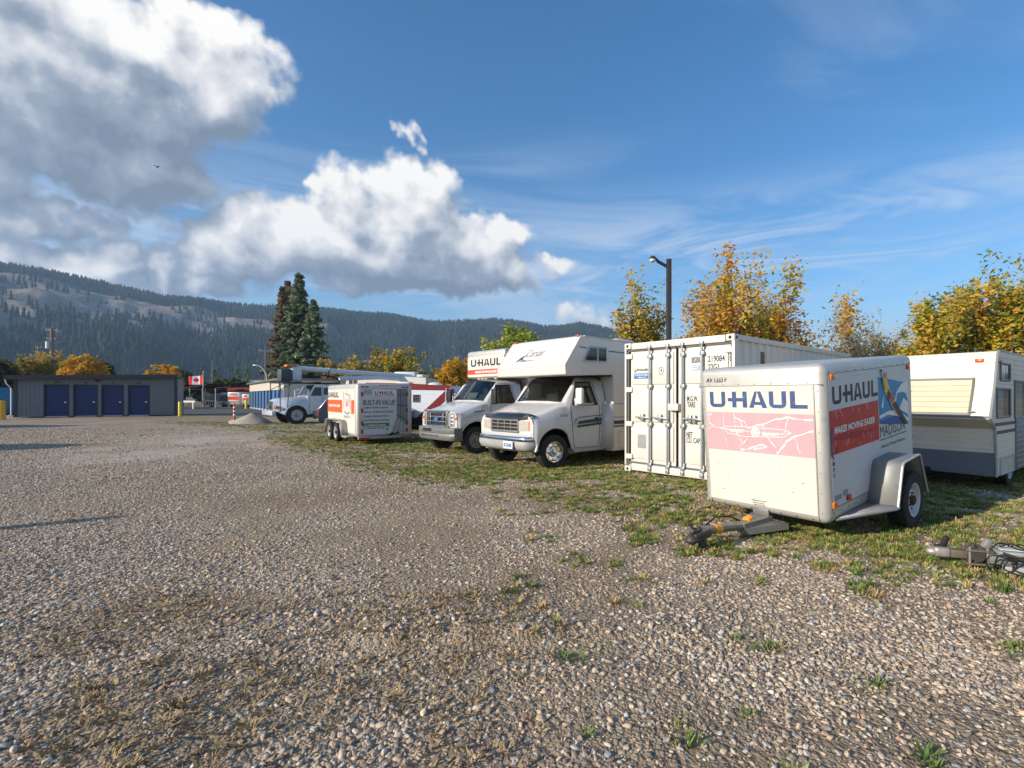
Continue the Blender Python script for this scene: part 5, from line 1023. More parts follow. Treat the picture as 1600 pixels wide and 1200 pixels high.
# ------------------------------------------------------------------ folded tow bar lying on the grass
tb = thing('tow_bar', 'folded grey tow bar with a red handle and black cables lying on the grass', 'tow bar', (3.30, 4.66, .0), (0, 0, -.35))
TG = M('tow_bar_grey', lin(140, 140, 136), .5, .4, .2, 10, dirt=.35, dcol=(.16, .14, .12), ds=16)
b = B().use(M('coupler_silver', lin(178, 168, 156), .45, .5, .25, 16, dirt=.3, dcol=(.2, .15, .12), ds=20)); b.ball((.05, 0, .11), .055, (1.3, .9, .8), 14); b.mm((.04, -.05, .07), (.17, .05, .16), bev=.025, seg=3); cpl = b.done('coupler', None, tb)
b = B(); b.box((.13, .0, .20), (.05, .035, .12), (0, .35, 0), bev=.012); b.box((.10, 0, .165), (.10, .03, .03), (0, -.2, 0), bev=.01); b.done('latch_lever', DARK, cpl)
B().mm((.16, -.035, .075), (.30, .035, .145), bev=.006).done('shank', M('tarnished_tube', lin(122, 110, 92), .6, .4, .2, 12), tb)
b = B().use(M('worn_dark_metal', None)); b.mm((.29, -.045, .05), (.40, .045, .17), bev=.012); b.cyl((.36, -.075, .12), (.36, .075, .12), .055, n=14); b.cyl((.345, .0, .0), (.345, .0, .21), .024, n=10); b.done('pivot_head', None, tb)
for z_ in (.045, .165): B().mm((.27, -.09, z_ - .008), (.47, .09, z_ + .008), bev=.004).done('pivot_plate', M('tarnished_tube', None), tb)
for y_ in (-.07, .07):
    for x_ in (.30, .43): B().cyl((x_, y_, .02), (x_, y_, .195), .012, n=6).done('bolt', STEEL, tb)
LTG = M('pale_tow_grey', lin(172, 172, 166), .5, .3, .15, 8, dirt=.3, dcol=(.2, .18, .15), ds=12)
for k, (y_, z_, w_, h_, x0_, x1_, m__) in enumerate(((-.150, .005, .075, .075, .52, 1.9, LTG), (-.055, .055, .07, .085, .44, 1.85, TG), (.045, .035, .08, .09, .44, 1.85, LTG), (.135, .06, .075, .08, .46, 1.8, TG), (-.02, .150, .13, .035, .50, 1.5, LTG))):
    b = B().box(((x0_ + x1_) / 2, y_, z_ + h_ / 2), (x1_ - x0_, w_, h_), (0, .010 * (1 if k % 2 else -1), .018 * (k - 2)), bev=.008); b.done('arm', m__, tb)
b = B(); b.mm((.52, -.07, .188), (.78, .04, .196), bev=.002); b.done('label_plate', M('pale_label', lin(196, 208, 200), .5, 0, .25, 18), tb)
b = B(); b.tube([(.80, .02, .20), (.83, .02, .26), (.90, .02, .265), (.94, .02, .22)], .016, 8); b.mm((.84, -.01, .195), (1.25, .045, .225), bev=.008); b.done('handle', M('red_handle', lin(200, 28, 34), .45), tb)
b = B(); [b.lathe([(-.006, .026), (0, .032), (.006, .026)], (.86 + k * .022, -.10, .16), 0, 10) for k in range(11)]; b.cyl((.80, -.10, .16), (1.18, -.10, .16), .024, n=10); tag(b.done('spring', DARK, tb), kind='stuff')
for k in range(4):
    rs = random.Random(k + 5); c0 = Vector((.47 + .065 * k, -.19, .09)); r_ = .055 + .03 * rs.random()
    pts_ = [c0 + Vector((math.cos(a) * r_ * 1.4 + .02 * math.sin(2.3 * a + k), -.03 * math.sin(a + k), math.sin(a) * r_ * 1.1 + .01 * math.cos(3 * a))) for a in np.linspace(0, 6.6, 24)]; B().tube(pts_, .0065, 6).done('cable', DARK, tb)
for k in range(3):
    B().tube([(.46 + .07 * k, -.08 + .04 * k, .21), (.52 + .07 * k, -.02, .235), (.60 + .06 * k, .06, .22), (.64 + .06 * k, -.05, .205), (.72, -.1 + .03 * k, .20)], .006, 6).done('cable', DARK, tb)
B().box((.45, .02, .215), (.05, .06, .09), (0, .5, .2), bev=.01).done('clevis', M('coupler_silver', None), tb)
b = B(); b.tube([(.52, -.12, .17), (.62, -.18, .15), (.85, -.20, .115), (1.1, -.185, .13), (1.4, -.20, .10), (1.9, -.18, .10)], .016, 8); b.done('hose', RUBBER, tb)

# ------------------------------------------------------------------ far part of the yard
def at(px, py, y): return Vector(((px - CX) / F_PX * y, y, EYE + (CY - py) / F_PX * y))
tag(B().poly([(-30.5, 40.6, .006), (-18.5, 37.0, .006), (-25, 46, .006), (-37, 64, .006), (-44, 66, .006), (-52, 56, .006)]).done('shade_patch', M('shade_patch', (.075, .074, .073), .9, 0, .2, 1.2, bump=.3, bs=60), smooth=0), 'dark ground patch between the storage buildings, painted in as cast shade', kind='structure')  # flat dark sheet; its colour stands in for the building's cast shadow
CHAR = M('charcoal_siding', lin(112, 115, 122), .5, .1, .08, 2); DCH = M('dark_fascia', lin(58, 60, 66), .5, .2, .1, 3); NAVD = M('navy_door', lin(28, 45, 94), .5, .05, .12, 3); BLUD = M('blue_door', lin(52, 112, 172), .5, .05, .12, 3)
TH_ = R(30); SBO = Vector((-39.18, 35.32, 0)); BWd = 9.15
def along(px):
    """distance along the building front of the point seen at pixel column px"""
    k = (px - CX) / F_PX; return (k * SBO.y - SBO.x) / (math.cos(TH_) - k * math.sin(TH_))
sb_ = thing('storage_building', 'low charcoal metal storage building with four navy roll up doors', 'building', SBO, (0, 0, TH_))
def ribs(b, x0, x1, z0, z1, y, step=.30, dep=.03):
    pts_ = []; x = x0
    while x < x1 - step: pts_ += [(x, y), (x + step * .55, y), (x + step * .65, y - dep), (x + step * .9, y - dep)]; x += step
    pts_ += [(x, y), (x1, y)]; b.grid([[(q, w, z) for z in (z0, z1)] for q, w in pts_])
D4 = [(along(70), along(106.5)), (along(116), along(151)), (along(160), along(192)), (along(201.5), along(232.5))]
segs = [(0.2, D4[0][0] - .07)] + [(D4[k][1] + .07, D4[k + 1][0] - .07) for k in range(3)] + [(D4[3][1] + .07, BWd - .2)]
b = B()
for x0_, x1_ in segs: ribs(b, x0_, x1_, .06, 2.5, 0, .22, .022)
ribs(b, .2, BWd - .2, 2.40, 2.95, .03, .22, .022); b.mm((.02, .06, .05), (.06, 3, 2.75)); b.mm((BWd - .06, .06, .05), (BWd - .02, 3, 2.95)); b.mm((.02, 2.95, .05), (BWd - .02, 3, 2.75)); b.done('wall', CHAR, sb_, 20)
tl_ = math.atan2(.26, BWd); b = B(); b.box((BWd / 2 - .14, 1.35, 2.93), (BWd + .40, 3.6, .14), (0, -tl_, 0)); b.box((BWd / 2 - .14, -.46, 2.97), (BWd + .40, .06, .30), (0, -tl_, 0)); b.done('roof', DCH, sb_, 0)
for x_ in (0, BWd - .2): b = B(); b.mm((x_, -.04, .05), (x_ + .2, .1, 2.85)); b.done('corner_post', DCH, sb_)
for x0_, x1_ in D4:
    b = B(); n_ = 18
    b.grid([[(x, .10 + (.008 if k % 2 else 0), .08 + 2.25 * k / n_) for x in (x0_, x1_)] for k in range(n_ + 1)]); d_ = b.done('roll_door', NAVD, sb_, 0)
    B().mm((x0_, .04, .02), (x1_, .16, .09)).done('door_sill', M('pale_sill', lin(190, 186, 180), .6), d_); B().mm((x1_ - .24, .05, 1.05), (x1_ - .10, .12, 1.12), bev=.01).done('latch', CHROME, d_)
    B().mm((x0_ - .07, -.02, .05), (x0_ - .002, .12, 2.36)).done('door_post', DCH, d_, 0); B().mm((x1_ + .002, -.02, .05), (x1_ + .07, .12, 2.36)).done('door_post', DCH, d_, 0); B().mm((x0_ - .07, -.021, 2.33), (x1_ + .07, .12, 2.39)).done('lintel', DCH, d_, 0)
    B().mm(((x0_ + x1_) / 2 - .07, -.06, 2.50), ((x0_ + x1_) / 2 + .07, .01, 2.56)).done('door_lamp', DARK, sb_, 0)
b = B().mm((along(150), -.26, 2.62), (along(156), .0, 2.76), bev=.02).done('wall_lamp', DARK, sb_)
b = B().tube([(-.30, -.40, 2.75), (-.25, -.3, 2.4), (-.10, -.06, 2.1), (-.10, -.06, .25), (-.18, -.3, .08)], .04, 6).done('downpipe', M('white_pipe', lin(210, 210, 206), .5), sb_)

sh_ = thing('storage_building', 'long storage shed with bright blue roll up doors and a beige wall above', 'building', (-40.6, 63.5, 0), (0, 0, math.atan2(-17.2, 13.6)))
BEI = M('beige_siding', lin(206, 198, 180), .55, 0, .06, 2); BRN = M('taupe_post', lin(104, 96, 92), .6, 0, .1, 3)
SL = 25; b = B(); ribs(b, 0, SL, 2.12, 3.0, -.02, .35, .03); b.mm((0, 0, 0), (.1, 8, 3.0)); b.mm((SL - .1, 0, 0), (SL, 8, 3.0)); b.mm((.1, 7.9, 0), (SL - .1, 8, 3.0)); b.done('wall', BEI, sh_, 20)
b = B(); b.mm((-.2, -.35, 3.01), (SL + .2, 8.3, 3.14)); b.done('roof', M('grey_roof', lin(120, 120, 122), .5, .2), sh_, 0)
for k in range(10):
    x0_ = .30 + k * 2.46; b = B(); b.grid([[(x, .08 + (.025 if q % 2 else 0), .16 + 1.94 * q / 16) for x in (x0_, x0_ + 2.0)] for q in range(17)]); d_ = b.done('roll_door', BLUD, sh_, 0); B().mm((x0_, .02, .02), (x0_ + 2.0, .12, .17)).done('door_sill', M('pale_sill', None), d_); B().mm((x0_ + 2.02, -.015, .02), (x0_ + 2.44, .1, 2.14)).done('door_post', BRN, d_, 0)

YELB = M('yellow_paint', lin(236, 205, 40), .5, 0, .08, 6, dirt=.1)
def bollard(label, loc, h=1.15, mat=YELB, r=.085):
    o = thing('bollard', label, 'bollard', loc, 0, 'steel bollards'); b = B().lathe([(0, r), (h - .06, r), (h - .02, r * .8), (h, .001)], (0, 0, 0), 2, 16); b.done('post', mat, o); B().lathe([(-.01, r * 1.5), (.015, r * 1.45), (.02, r)], (0, 0, 0), 2, 16).done('footing', M('concrete', lin(150, 146, 140), .9), o); return o
bollard('yellow steel bollard at the right corner of the charcoal storage building', (at(281, 0, 38.5).x, 38.5, 0), 1.13, r=.10)
bollard('amber yellow bollard at the left edge of the photo', (at(3, 0, 32.5).x, 32.5, 0), 1.25, M('amber_paint', lin(226, 168, 40), .5, 0, .1, 6), .17)
bollard('small yellow bollard beside the blue shed doors', (at(384.5, 0, 62).x, 62, 0), 1.1, r=.14)

dl = thing('delineator_post', 'orange delineator post with white bands on a pale base', 'delineator', (at(366, 0, 29.4).x, 29.4, 0)); OR_ = M('safety_orange', lin(226, 84, 48), .5, 0, .06, 8)
B().lathe([(0, .30), (.06, .29), (.10, .20), (.16, .12), (.17, .06)], (0, 0, 0), 2, 18).done('base', M('pale_rubber', lin(190, 182, 172), .8), dl); B().lathe([(.16, .055), (1.02, .05), (1.05, .07), (1.10, .06), (1.12, .001)], (0, 0, 0), 2, 14).done('post', OR_, dl)
for z_ in (.40, .62, .84): B().lathe([(z_, .058), (z_ + .10, .057)], (0, 0, 0), 2, 14).done('reflective_band', WPRINT, dl)
gx_, gy_ = np.meshgrid(np.linspace(-1.25, 1.25, 46), np.linspace(-1.2, 1.2, 40)); rr = np.hypot(gx_ / 1.15, gy_ / 1.1); gz = .68 * np.clip(1 - rr, 0, 1) ** .95 * (.85 + .3 * fbm(gx_ * 2 + 9, gy_ * 2, 3, 3)) - .02
n0, n1 = gx_.shape; ii = np.arange(n0 * n1).reshape(n0, n1); Fq = np.stack([ii[:-1, :-1], ii[:-1, 1:], ii[1:, 1:], ii[1:, :-1]], -1).reshape(-1, 4)
gp = link('gravel_pile', mesh_np('gravel_pile', np.stack([gx_, gy_, gz], -1).reshape(-1, 3), Fq, M('fine_gravel', lin(172, 160, 144), .95, 0, .22, 14, bump=.6, bs=50), True), loc=(at(393, 0, 28.4).x, 28.4, 0)); tag(gp, 'small cone of pale fine gravel beside the orange post', 'gravel pile')

# flag, masts, poles and wires
fp = thing('flagpole', 'white flagpole flying a red and white maple leaf flag', 'flagpole', (at(317.5, 0, 75).x, 75, 0))
B().tube([(0, 0, 0), (0, 0, 5.2)], [.07, .045], 10).done('pole', M('pole_white', lin(196, 196, 192), .5, .2), fp); B().ball((0, 0, 5.25), .08).done('finial', CHROME, fp)
def wave(x, z): return .16 * math.sin(x * 2.6 + z * .8) * min(1, -x * 1.2)
def flagpart(name, x0_, x1_, mat, z0_=3.30, z1_=4.58):
    n_ = 10; return B().grid([[(x0_ + (x1_ - x0_) * i / n_, wave(x0_ + (x1_ - x0_) * i / n_, z), z - .10 * abs(x0_ + (x1_ - x0_) * i / n_) * .3) for z in np.linspace(z0_, z1_, 4)] for i in range(n_ + 1)]).done(name, mat, fp)
FR_ = M('flag_red', lin(214, 26, 36), .8); flagpart('flag_band', -.06, -.58, FR_); flagpart('flag_centre', -.58, -1.56, M('flag_white', lin(232, 230, 230), .8)); flagpart('flag_band', -1.56, -2.08, FR_)
LEAF = [(0, -.40), (.03, -.40), (.03, -.22), (.26, -.25), (.22, -.16), (.42, .02), (.36, .05), (.40, .18), (.28, .16), (.25, .22), (.14, .10), (.17, .33), (.09, .29), (0, .44)]
LEAF = LEAF + [(-a, q) for a, q in LEAF[::-1][1:-1]]
b = B(); b.poly([(-1.07 + a * .85, wave(-1.07 + a * .85, 3.9) - .02, 3.90 + q * 1.05) for a, q in LEAF]); b.done('maple_leaf', FR_, fp, 0)
WOOD = M('pole_wood', lin(120, 112, 104), .85, 0, .2, 3)
def pole(label, px, y, top_py, r=.14, arms=(), box=False):
    p0 = at(px, CY, y); h = at(px, top_py, y).z; o = thing('utility_pole', label, 'utility pole', (p0.x, y, 0), 0, 'utility poles'); B().tube([(0, 0, 0), (0, 0, h)], [r * 1.15, r * .8], 10).done('pole', WOOD, o)
    for z_, w_ in arms:
        B().mm((-w_, -.06, h - z_ - .06), (w_, .06, h - z_ + .06)).done('crossarm', WOOD, o)
        b = B(); [b.cyl((k * w_ * .9, 0, h - z_ + .06), (k * w_ * .9, 0, h - z_ + .24), .06, n=8) for k in (-1, 0, 1)]; tag(b.done('insulators', M('porcelain', lin(160, 160, 160), .3), o), kind='stuff')
    if box: B().cyl((-.42, -.1, h - 2.9), (-.42, -.1, h - 1.9), .30, n=14).done('transformer', M('pale_grey_paint', lin(190, 196, 204), .5, .1), o)
    return Vector((p0.x, y, h))
P1 = pole('wooden utility pole with a grey transformer above the charcoal building', 81, 72, 513, .22, ((.25, .9), (1.5, .7)), True); P2 = pole('shorter pale utility pole left of the one with the transformer', 60.5, 76, 540, .16, ((.3, .5),))
P3 = pole('thin pale pole behind the flag', 332, 105, 563, .17); P4 = pole('tall pale pole with a crossarm at the tall spruces', 415, 74, 545, .13, ((.3, 1.0),))
def wire(label, a, c, sag, r=.03):
    pts_ = [Vector(a).lerp(Vector(c), k / 16) - Vector((0, 0, sag * 4 * (k / 16) * (1 - k / 16))) for k in range(17)]; tag(B().tube(pts_, r, 5).done('power_line', M('wire_black', lin(40, 40, 44), .7)), label, 'power line', 'power lines')
wire('power line running left from the transformer pole', P1 - Vector((0, 0, 5.2)), at(-80, 560, 74), .4, .055); wire('power line from the transformer pole towards the flag', P1 - Vector((0, 0, 5.2)), P3 - Vector((0, 0, 3.6)), 1.0, .05); wire('power line from the pole behind the flag to the spruces', P3 - Vector((0, 0, 3.6)), P4 - Vector((0, 0, 4.2)), .8, .05)
sl = thing('street_lamp', 'white curved arm street lamp left of the tall spruces', 'street lamp', (at(416.5, 0, 73.5).x, 73.5, 0)); WLP = M('lamp_white', lin(206, 208, 210), .45, .3)
B().tube([(0, 0, 0), (0, 0, 4.4), (-.1, 0, 4.8), (-.55, 0, 5.55), (-1.05, 0, 5.95), (-1.5, 0, 6.05)], [.08, .07, .07, .06, .05, .05], 8).done('pole', WLP, sl); B().mm((-1.95, -.10, 5.97), (-1.4, .10, 6.13), bev=.04).done('lamp_head', WLP, sl)
lp_ = thing('street_lamp', 'dark square steel lamp post with a single arm above the container', 'street lamp', (at(1045, 0, 18).x, 18, 0)); BRZ = M('dark_bronze', lin(66, 58, 54), .5, .4, .1, 4)
HL = at(0, 405, 18).z; B().mm((-.085, -.085, 0), (.085, .085, HL), bev=.01).done('pole', BRZ, lp_); B().tube([(0, 0, HL - .30), (-.42, -.1, HL - .10)], .06, 8).done('arm', BRZ, lp_)
b = B().use(BRZ).lathe([(.06, .001), (.05, .07), (-.02, .115), (-.06, .12)], (-.60, -.14, HL + .02), 2, 16); b.tube([(-.38, -.09, HL - .12), (-.55, -.13, HL + .03)], .05, 8); hd = b.done('lamp_head', None, lp_); B().lathe([(-.06, .11), (-.13, .10), (-.17, .05), (-.18, .001)], (-.60, -.14, HL + .02), 2, 16).done('lens', M('lamp_lens', lin(214, 214, 206), .2), hd)

# far rental trailers, house, sheds, fences
def far_trailer(label, px, y, w, h, d, gap=.35, red=True, rz=0):
    o = thing('cargo_trailer', label, 'trailer', (at(px, 0, y).x, y, gap), (0, 0, rz), 'small trailers at the far end of the yard'); B().mm((0, 0, 0), (w, d, h), bev=.08).done('body', WHITE, o)
    if red: B().mm((.08, -.006, h * .38), (w - .08, .02, h * .66)).done('red_band', RED, o, 0)
    B().mm((.08, -.006, .06), (w - .08, .02, h * .30)).done('rear_panel', M('grey_print', None), o, 0); T_ = Plane2((0, -.006, 0), (1, 0, 0), (0, 0, 1), .004); logo(T_, .2, h * .74, w - .4, h * .16, BLACKP, o)
    for x_ in (.0, w): B().lathe([(-.1, .2), (-.1, .32), (.1, .32), (.1, .2)], (x_, d * .45, -gap + .32), 0, 14).done('wheel', RUBBER, o)
    return o
far_trailer('far white rental trailer with a wide red band, right of the flagpole', 355.5, 70, 1.65, 1.75, 2.6); far_trailer('far narrow white trailer seen end on, left of the wide red band one', 345, 73, .85, 1.7, 2.5, red=True); far_trailer('far white trailer by the left end of the blue shed', 378, 68, .95, 1.45, 2.5)
wt = thing('utility_trailer', 'far white trailer with a sloping grey cover, beside the flagpole', 'trailer', (at(322, 0, 71).x, 71, .3), 0); B().prism([(0, 0), (1.7, 0), (1.7, .55), (0, .75)], 1, 0, 2.4).done('body', WHITE, wt); B().prism([(-.05, .76), (1.72, .56), (2.0, 1.35), (1.1, 1.62), (.3, 1.05)], 1, .05, 2.3).done('cover', M('grey_cover', lin(120, 124, 130), .7), wt)
b = B(); [b.mm((.1 + k * .3, -.03, .05), (.28 + k * .3, .0, .5)) for k in range(4)]; tag(b.done('slats', DARK, wt, 0), kind='stuff'); [B().lathe([(-.1, .2), (-.1, .3), (.1, .3), (.1, .2)], (x_, 1.1, .0), 0, 14).done('wheel', RUBBER, wt) for x_ in (0, 1.7)]
rf = thing('fence', 'far dark red fence in front of the hedge', 'fence', (at(338, 0, 84).x, 84, 0), 0)
for k in range(9): B().mm((k * .62, 0, .1), (k * .62 + .58, .06, 3.0)).done('panel', M('barn_red', lin(120, 40, 36), .8, 0, .15, 2), rf, 0)
gb_ = thing('warehouse', 'far pale green roofed warehouse left of the tall spruces', 'building', (at(392, 0, 110).x, 110, 0), 0); B().mm((0, 0, 0), (16, 12, 3.6)).done('wall', M('pale_wall', lin(150, 152, 150), .7), gb_, 0); B().prism([(-.4, 3.6), (16.4, 3.6), (16.2, 4.6), (.2, 5.0)], 1, -.4, 12.4).done('roof', M('green_roof', lin(120, 164, 150), .5, .1), gb_, 0)
hs = thing('house', 'far low white house half hidden by the hedge right of the flag', 'building', (at(343, 0, 120).x, 120, 0), 0); B().mm((0, 0, 0), (9, 8, 3.2)).done('wall', M('house_wall', lin(170, 168, 164), .8), hs, 0); B().prism([(-.5, 3.2), (8.5, 3.2), (4, 5.6)], 0, -.4, 9.4).done('roof', M('shingle_grey', lin(92, 94, 98), .9, 0, .2, 4), hs, 0)
cf = thing('fence', 'chain link fence with white posts right of the charcoal building', 'fence', (at(276, 0, 62).x, 62, 0), 0)
for k in range(4): B().cyl((k * 1.6, 0, 0), (k * 1.6, 0, 2.5), .05, n=8).done('post', M('fence_post', lin(186, 186, 184), .5, .3), cf)
b = B(); [b.tube([(-.6, 0, z_), (5.4, 0, z_)], .03, 5) for z_ in (1.5, 2.35)]; [b.tube([(k * .2 - .6, 0, .05), (k * .2 - .3, 0, 2.35)], .008, 4) for k in range(28)]; [b.tube([(k * .2 - .3, 0, .05), (k * .2 - .6, 0, 2.35)], .008, 4) for k in range(28)]; tag(b.done('wire_mesh', DARK, cf, 0), kind='stuff')
bm_ = thing('barrier', 'low white barrier beam in front of the chain link fence', 'barrier', (at(277, 0, 60.5).x, 60.5, 0), 0); B().mm((-.4, 0, .78), (2.1, .1, 1.0)).done('beam', WPRINT, bm_); [B().mm((x_, .0, 0), (x_ + .12, .09, .78)).done('post', WPRINT, bm_) for x_ in (-.3, 1.8)]
B_ = thing('shed', 'dark roofed carport in the shade behind the chain link fence', 'building', (at(284, 0, 78).x, 78, 0), 0); B().prism([(-.3, 2.6), (3.9, 3.3), (3.9, 3.5), (-.3, 2.8)], 1, 0, 5).done('roof', UNDER, B_, 0); [B().mm((x_, .1, 0), (x_ + .15, .25, 2.7)).done('post', DARK, B_) for x_ in (0, 3.5)]; B().mm((0, 4.6, 0), (3.7, 4.8, 2.9)).done('wall', DARK, B_)
tpn = thing('tarpaulin', 'teal tarpaulin bundle at the left edge behind the storage building', 'tarpaulin', (at(-4, 0, 41).x, 41, 0), 0); b = B().box((0, 0, 1.1), (1.5, 1.6, 2.2), bev=.3, seg=3)
for v in b.bm.verts: v.co += Vector((.12 * math.sin(v.co.z * 5), .1 * math.cos(v.co.z * 4), .1 * math.sin(v.co.x * 6)))
b.done('cover', M('teal_tarp', lin(60, 122, 146), .5, 0, .25, 3), tpn)
bd_ = thing('bird', 'small dark bird flying under the upper left cloud', 'bird', at(246, 261, 60), (0, 0, .4)); b = B(); b.ball((0, 0, 0), .09, (1, 2.6, .9), 8); b.done('body', DARK, bd_); [B().poly([(0, .1, .03), (0, -.1, .03), (s * .22, -.08, .14), (s * .36, -.14, .06), (s * .22, .06, .14)][::s]).done('wing', DARK, bd_, 0) for s in (-1, 1)]

# ------------------------------------------------------------------ trees
def leaf_mat(name, stops, rough=.6):
    m, t, p, out = new_mat(name); a = t.node('ShaderNodeAttribute', attribute_name='tint').outputs['Fac']; c = t.ramp(a, stops)
    t.put(p.inputs['Base Color'], c); p.inputs['Roughness'].default_value = rough; p.inputs['Specular IOR Level'].default_value = .3
    tl = t.node('ShaderNodeBsdfTranslucent'); t.put(tl.inputs[0], c); mx = t.node('ShaderNodeMixShader'); mx.inputs[0].default_value = .35
    t.l.new(p.outputs[0], mx.inputs[1]); t.l.new(tl.outputs[0], mx.inputs[2]); t.l.new(mx.outputs[0], out.inputs[0]); MATS[name] = m; return m
FALL = leaf_mat('autumn_leaf', [(0, (.09, .15, .022)), (.22, (.22, .27, .035)), (.42, (.55, .43, .05)), (.60, (.70, .43, .05)), (.8, (.60, .27, .07)), (1, (.46, .16, .085))])
GOLD = leaf_mat('golden_leaf', [(0, (.16, .16, .03)), (.3, (.50, .34, .035)), (.7, (.74, .40, .025)), (1, (.70, .28, .03))])
LIME = leaf_mat('lime_leaf', [(0, (.10, .17, .02)), (.5, (.30, .38, .04)), (.85, (.52, .48, .06)), (1, (.6, .45, .06))])
OLIV = leaf_mat('olive_leaf', [(0, (.08, .11, .025)), (.5, (.21, .22, .05)), (.8, (.45, .33, .07)), (1, (.55, .37, .11))])
PALE = leaf_mat('sparse_leaf', [(0, (.28, .28, .12)), (.5, (.48, .40, .22)), (1, (.58, .48, .36))])
DKGR = leaf_mat('dark_leaf', [(0, (.018, .035, .014)), (.6, (.045, .07, .025)), (1, (.10, .11, .04))])
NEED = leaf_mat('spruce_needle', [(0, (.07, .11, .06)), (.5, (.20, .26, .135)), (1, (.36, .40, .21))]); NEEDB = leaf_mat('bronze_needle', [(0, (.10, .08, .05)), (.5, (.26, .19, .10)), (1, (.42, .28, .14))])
BARK = M('bark', lin(104, 90, 78), .9, 0, .3, 6, bump=.5, bs=30)
def leaves(name, C, size, tint, mat, parent, flat=.6, rs=None):
    """one small folded leaf (two triangles) at each point"""
    n = len(C); d = rs.normal(size=(n, 3)); d[:, 2] *= flat; d /= np.linalg.norm(d, axis=1)[:, None]; e = rs.normal(size=(n, 3)); e -= d * (d * e).sum(1)[:, None]; e /= np.linalg.norm(e, axis=1)[:, None]
    s_ = (size * rs.uniform(.6, 1.35, n))[:, None]; V = np.stack([C - d * s_, C + e * s_ * .42, C + d * s_, C - e * s_ * .42], 1).reshape(-1, 3)
    F = np.arange(4 * n).reshape(n, 4); me = mesh_np(name, V, F, mat); attr(me, 'tint', np.clip(tint, 0, 1), 'FACE'); return link(name, me, parent)
def broad_tree(label, px, y, top_py, width_px, mat, seed, base_tint=.5, nleaf=5000, leaf=.09, group='autumn trees around the yard', trunk_h=.25, spiky=.3, fill=1.0, up_tint=.25, name='autumn_tree', low=.12, rounded=False):
    rs = np.random.default_rng(seed); P0 = at(px, 0, y); H = at(px, top_py, y).z; Rw = width_px / F_PX * y / 2; H = EYE + (H - EYE) * (y - .55 * Rw) / y; Rw *= (y - .4 * Rw) / y; o = thing(name, label, 'tree', (P0.x, y, 0), 0, group)
    b = B(); tips = []; th = H * trunk_h
    def limb(p, d, L, r, lvl):
        pts_ = [p]; q = Vector(p); dd = Vector(d)
        for k in range(4): dd = (dd + Vector(rs.normal(0, .13, 3)) + Vector((0, 0, .07))).normalized(); q = q + dd * L / 4; pts_.append(q.copy())
        b.tube(pts_, [r * (1 - .2 * k) for k in range(5)], 5 if lvl else 7)
        if lvl < 2:
            for k in range(4 if lvl == 0 else 3): w = pts_[2 + (k % 3)]; ang = rs.uniform(0, 6.28); sd_ = Vector((math.cos(ang), math.sin(ang), rs.uniform(.0, .9))).normalized(); limb(w, (dd * .7 + sd_ * .8).normalized(), L * rs.uniform(.45, .7), r * .5, lvl + 1)
        tips.extend(pts_[2:]); return pts_
    nl = 9
    for k in range(3): b.tube([(.06 * k - .06, 0, -.05), (.1 * k - .1, .03 * k, th), (.15 * k - .15, .05, th * 1.3)], [H * .018, H * .014, H * .011], 8)
    for k in range(nl):
        a = 6.28 * k / nl + rs.uniform(-.3, .3); t_ = rs.uniform(.15, 1.0); d = Vector((math.cos(a) * t_, math.sin(a) * t_, rs.uniform(.7, 1.5))).normalized()
        limb(Vector((rs.normal(0, .1), rs.normal(0, .1), th * rs.uniform(.8, 1.25))), d, (H - th) * rs.uniform(.5, .74), H * .010, 0)
    T = np.array([tuple(q) for q in tips]); sxy = Rw * .86 / max(np.percentile(np.abs(T[:, :2]), 98), .1); sz = (H * .97 - th) / max(1e-3, T[:, 2].max() - th); 
    for v in b.bm.verts:
        if v.co.z > th * .8: k = min(1, (v.co.z - th * .8) / th); v.co.x *= 1 + (sxy - 1) * k; v.co.y *= 1 + (sxy - 1) * k; v.co.z = th * .8 + (v.co.z - th * .8) * (1 + (sz - 1) * k)
    T[:, :2] *= sxy; T[:, 2] = np.where(T[:, 2] > th, th + (T[:, 2] - th) * sz, T[:, 2])
    b.done('trunk', BARK, o)
    per = 24; nc = int(nleaf / per)
    if rounded:
        d = rs.normal(size=(nc, 3)); d /= np.linalg.norm(d, axis=1)[:, None]; ctr = d * (rs.random(nc) ** .38)[:, None] * np.array([Rw, Rw, H * .44]) * .9 + np.array([0, 0, H * .55])
    else:
        keep = T[T[:, 2] > H * low]; ctr = keep[rs.integers(0, len(keep), nc)] + rs.normal(0, H * .014, (nc, 3))
    ctr[:, 2] = np.maximum(ctr[:, 2], H * low)
    cs_ = rs.uniform(.45, 1.4, nc); ct_ = base_tint + rs.normal(0, .17, nc) + up_tint * (ctr[:, 2] / H - .6) + .12 * (np.hypot(ctr[:, 0], ctr[:, 1]) / Rw - .5)
    C = np.repeat(ctr, per, 0) + np.clip(rs.normal(0, 1, (nc * per, 3)), -1.5, 1.5) * np.array([1, 1, 1 + spiky]) * (H * .030 * np.repeat(cs_, per))[:, None]; k = rs.random(len(C)) < fill; C = C[k]; tn = np.repeat(ct_, per)[k] + rs.normal(0, .07, len(C))
    C[:, 2] *= min(1, H / np.percentile(C[:, 2], 99.6)); qx = np.percentile(np.abs(C[:, :2]), 99.3); C[:, :2] *= min(1, Rw * 1.02 / qx)
    leaves('crown', C, leaf, tn, mat, o, rs=rs); return o
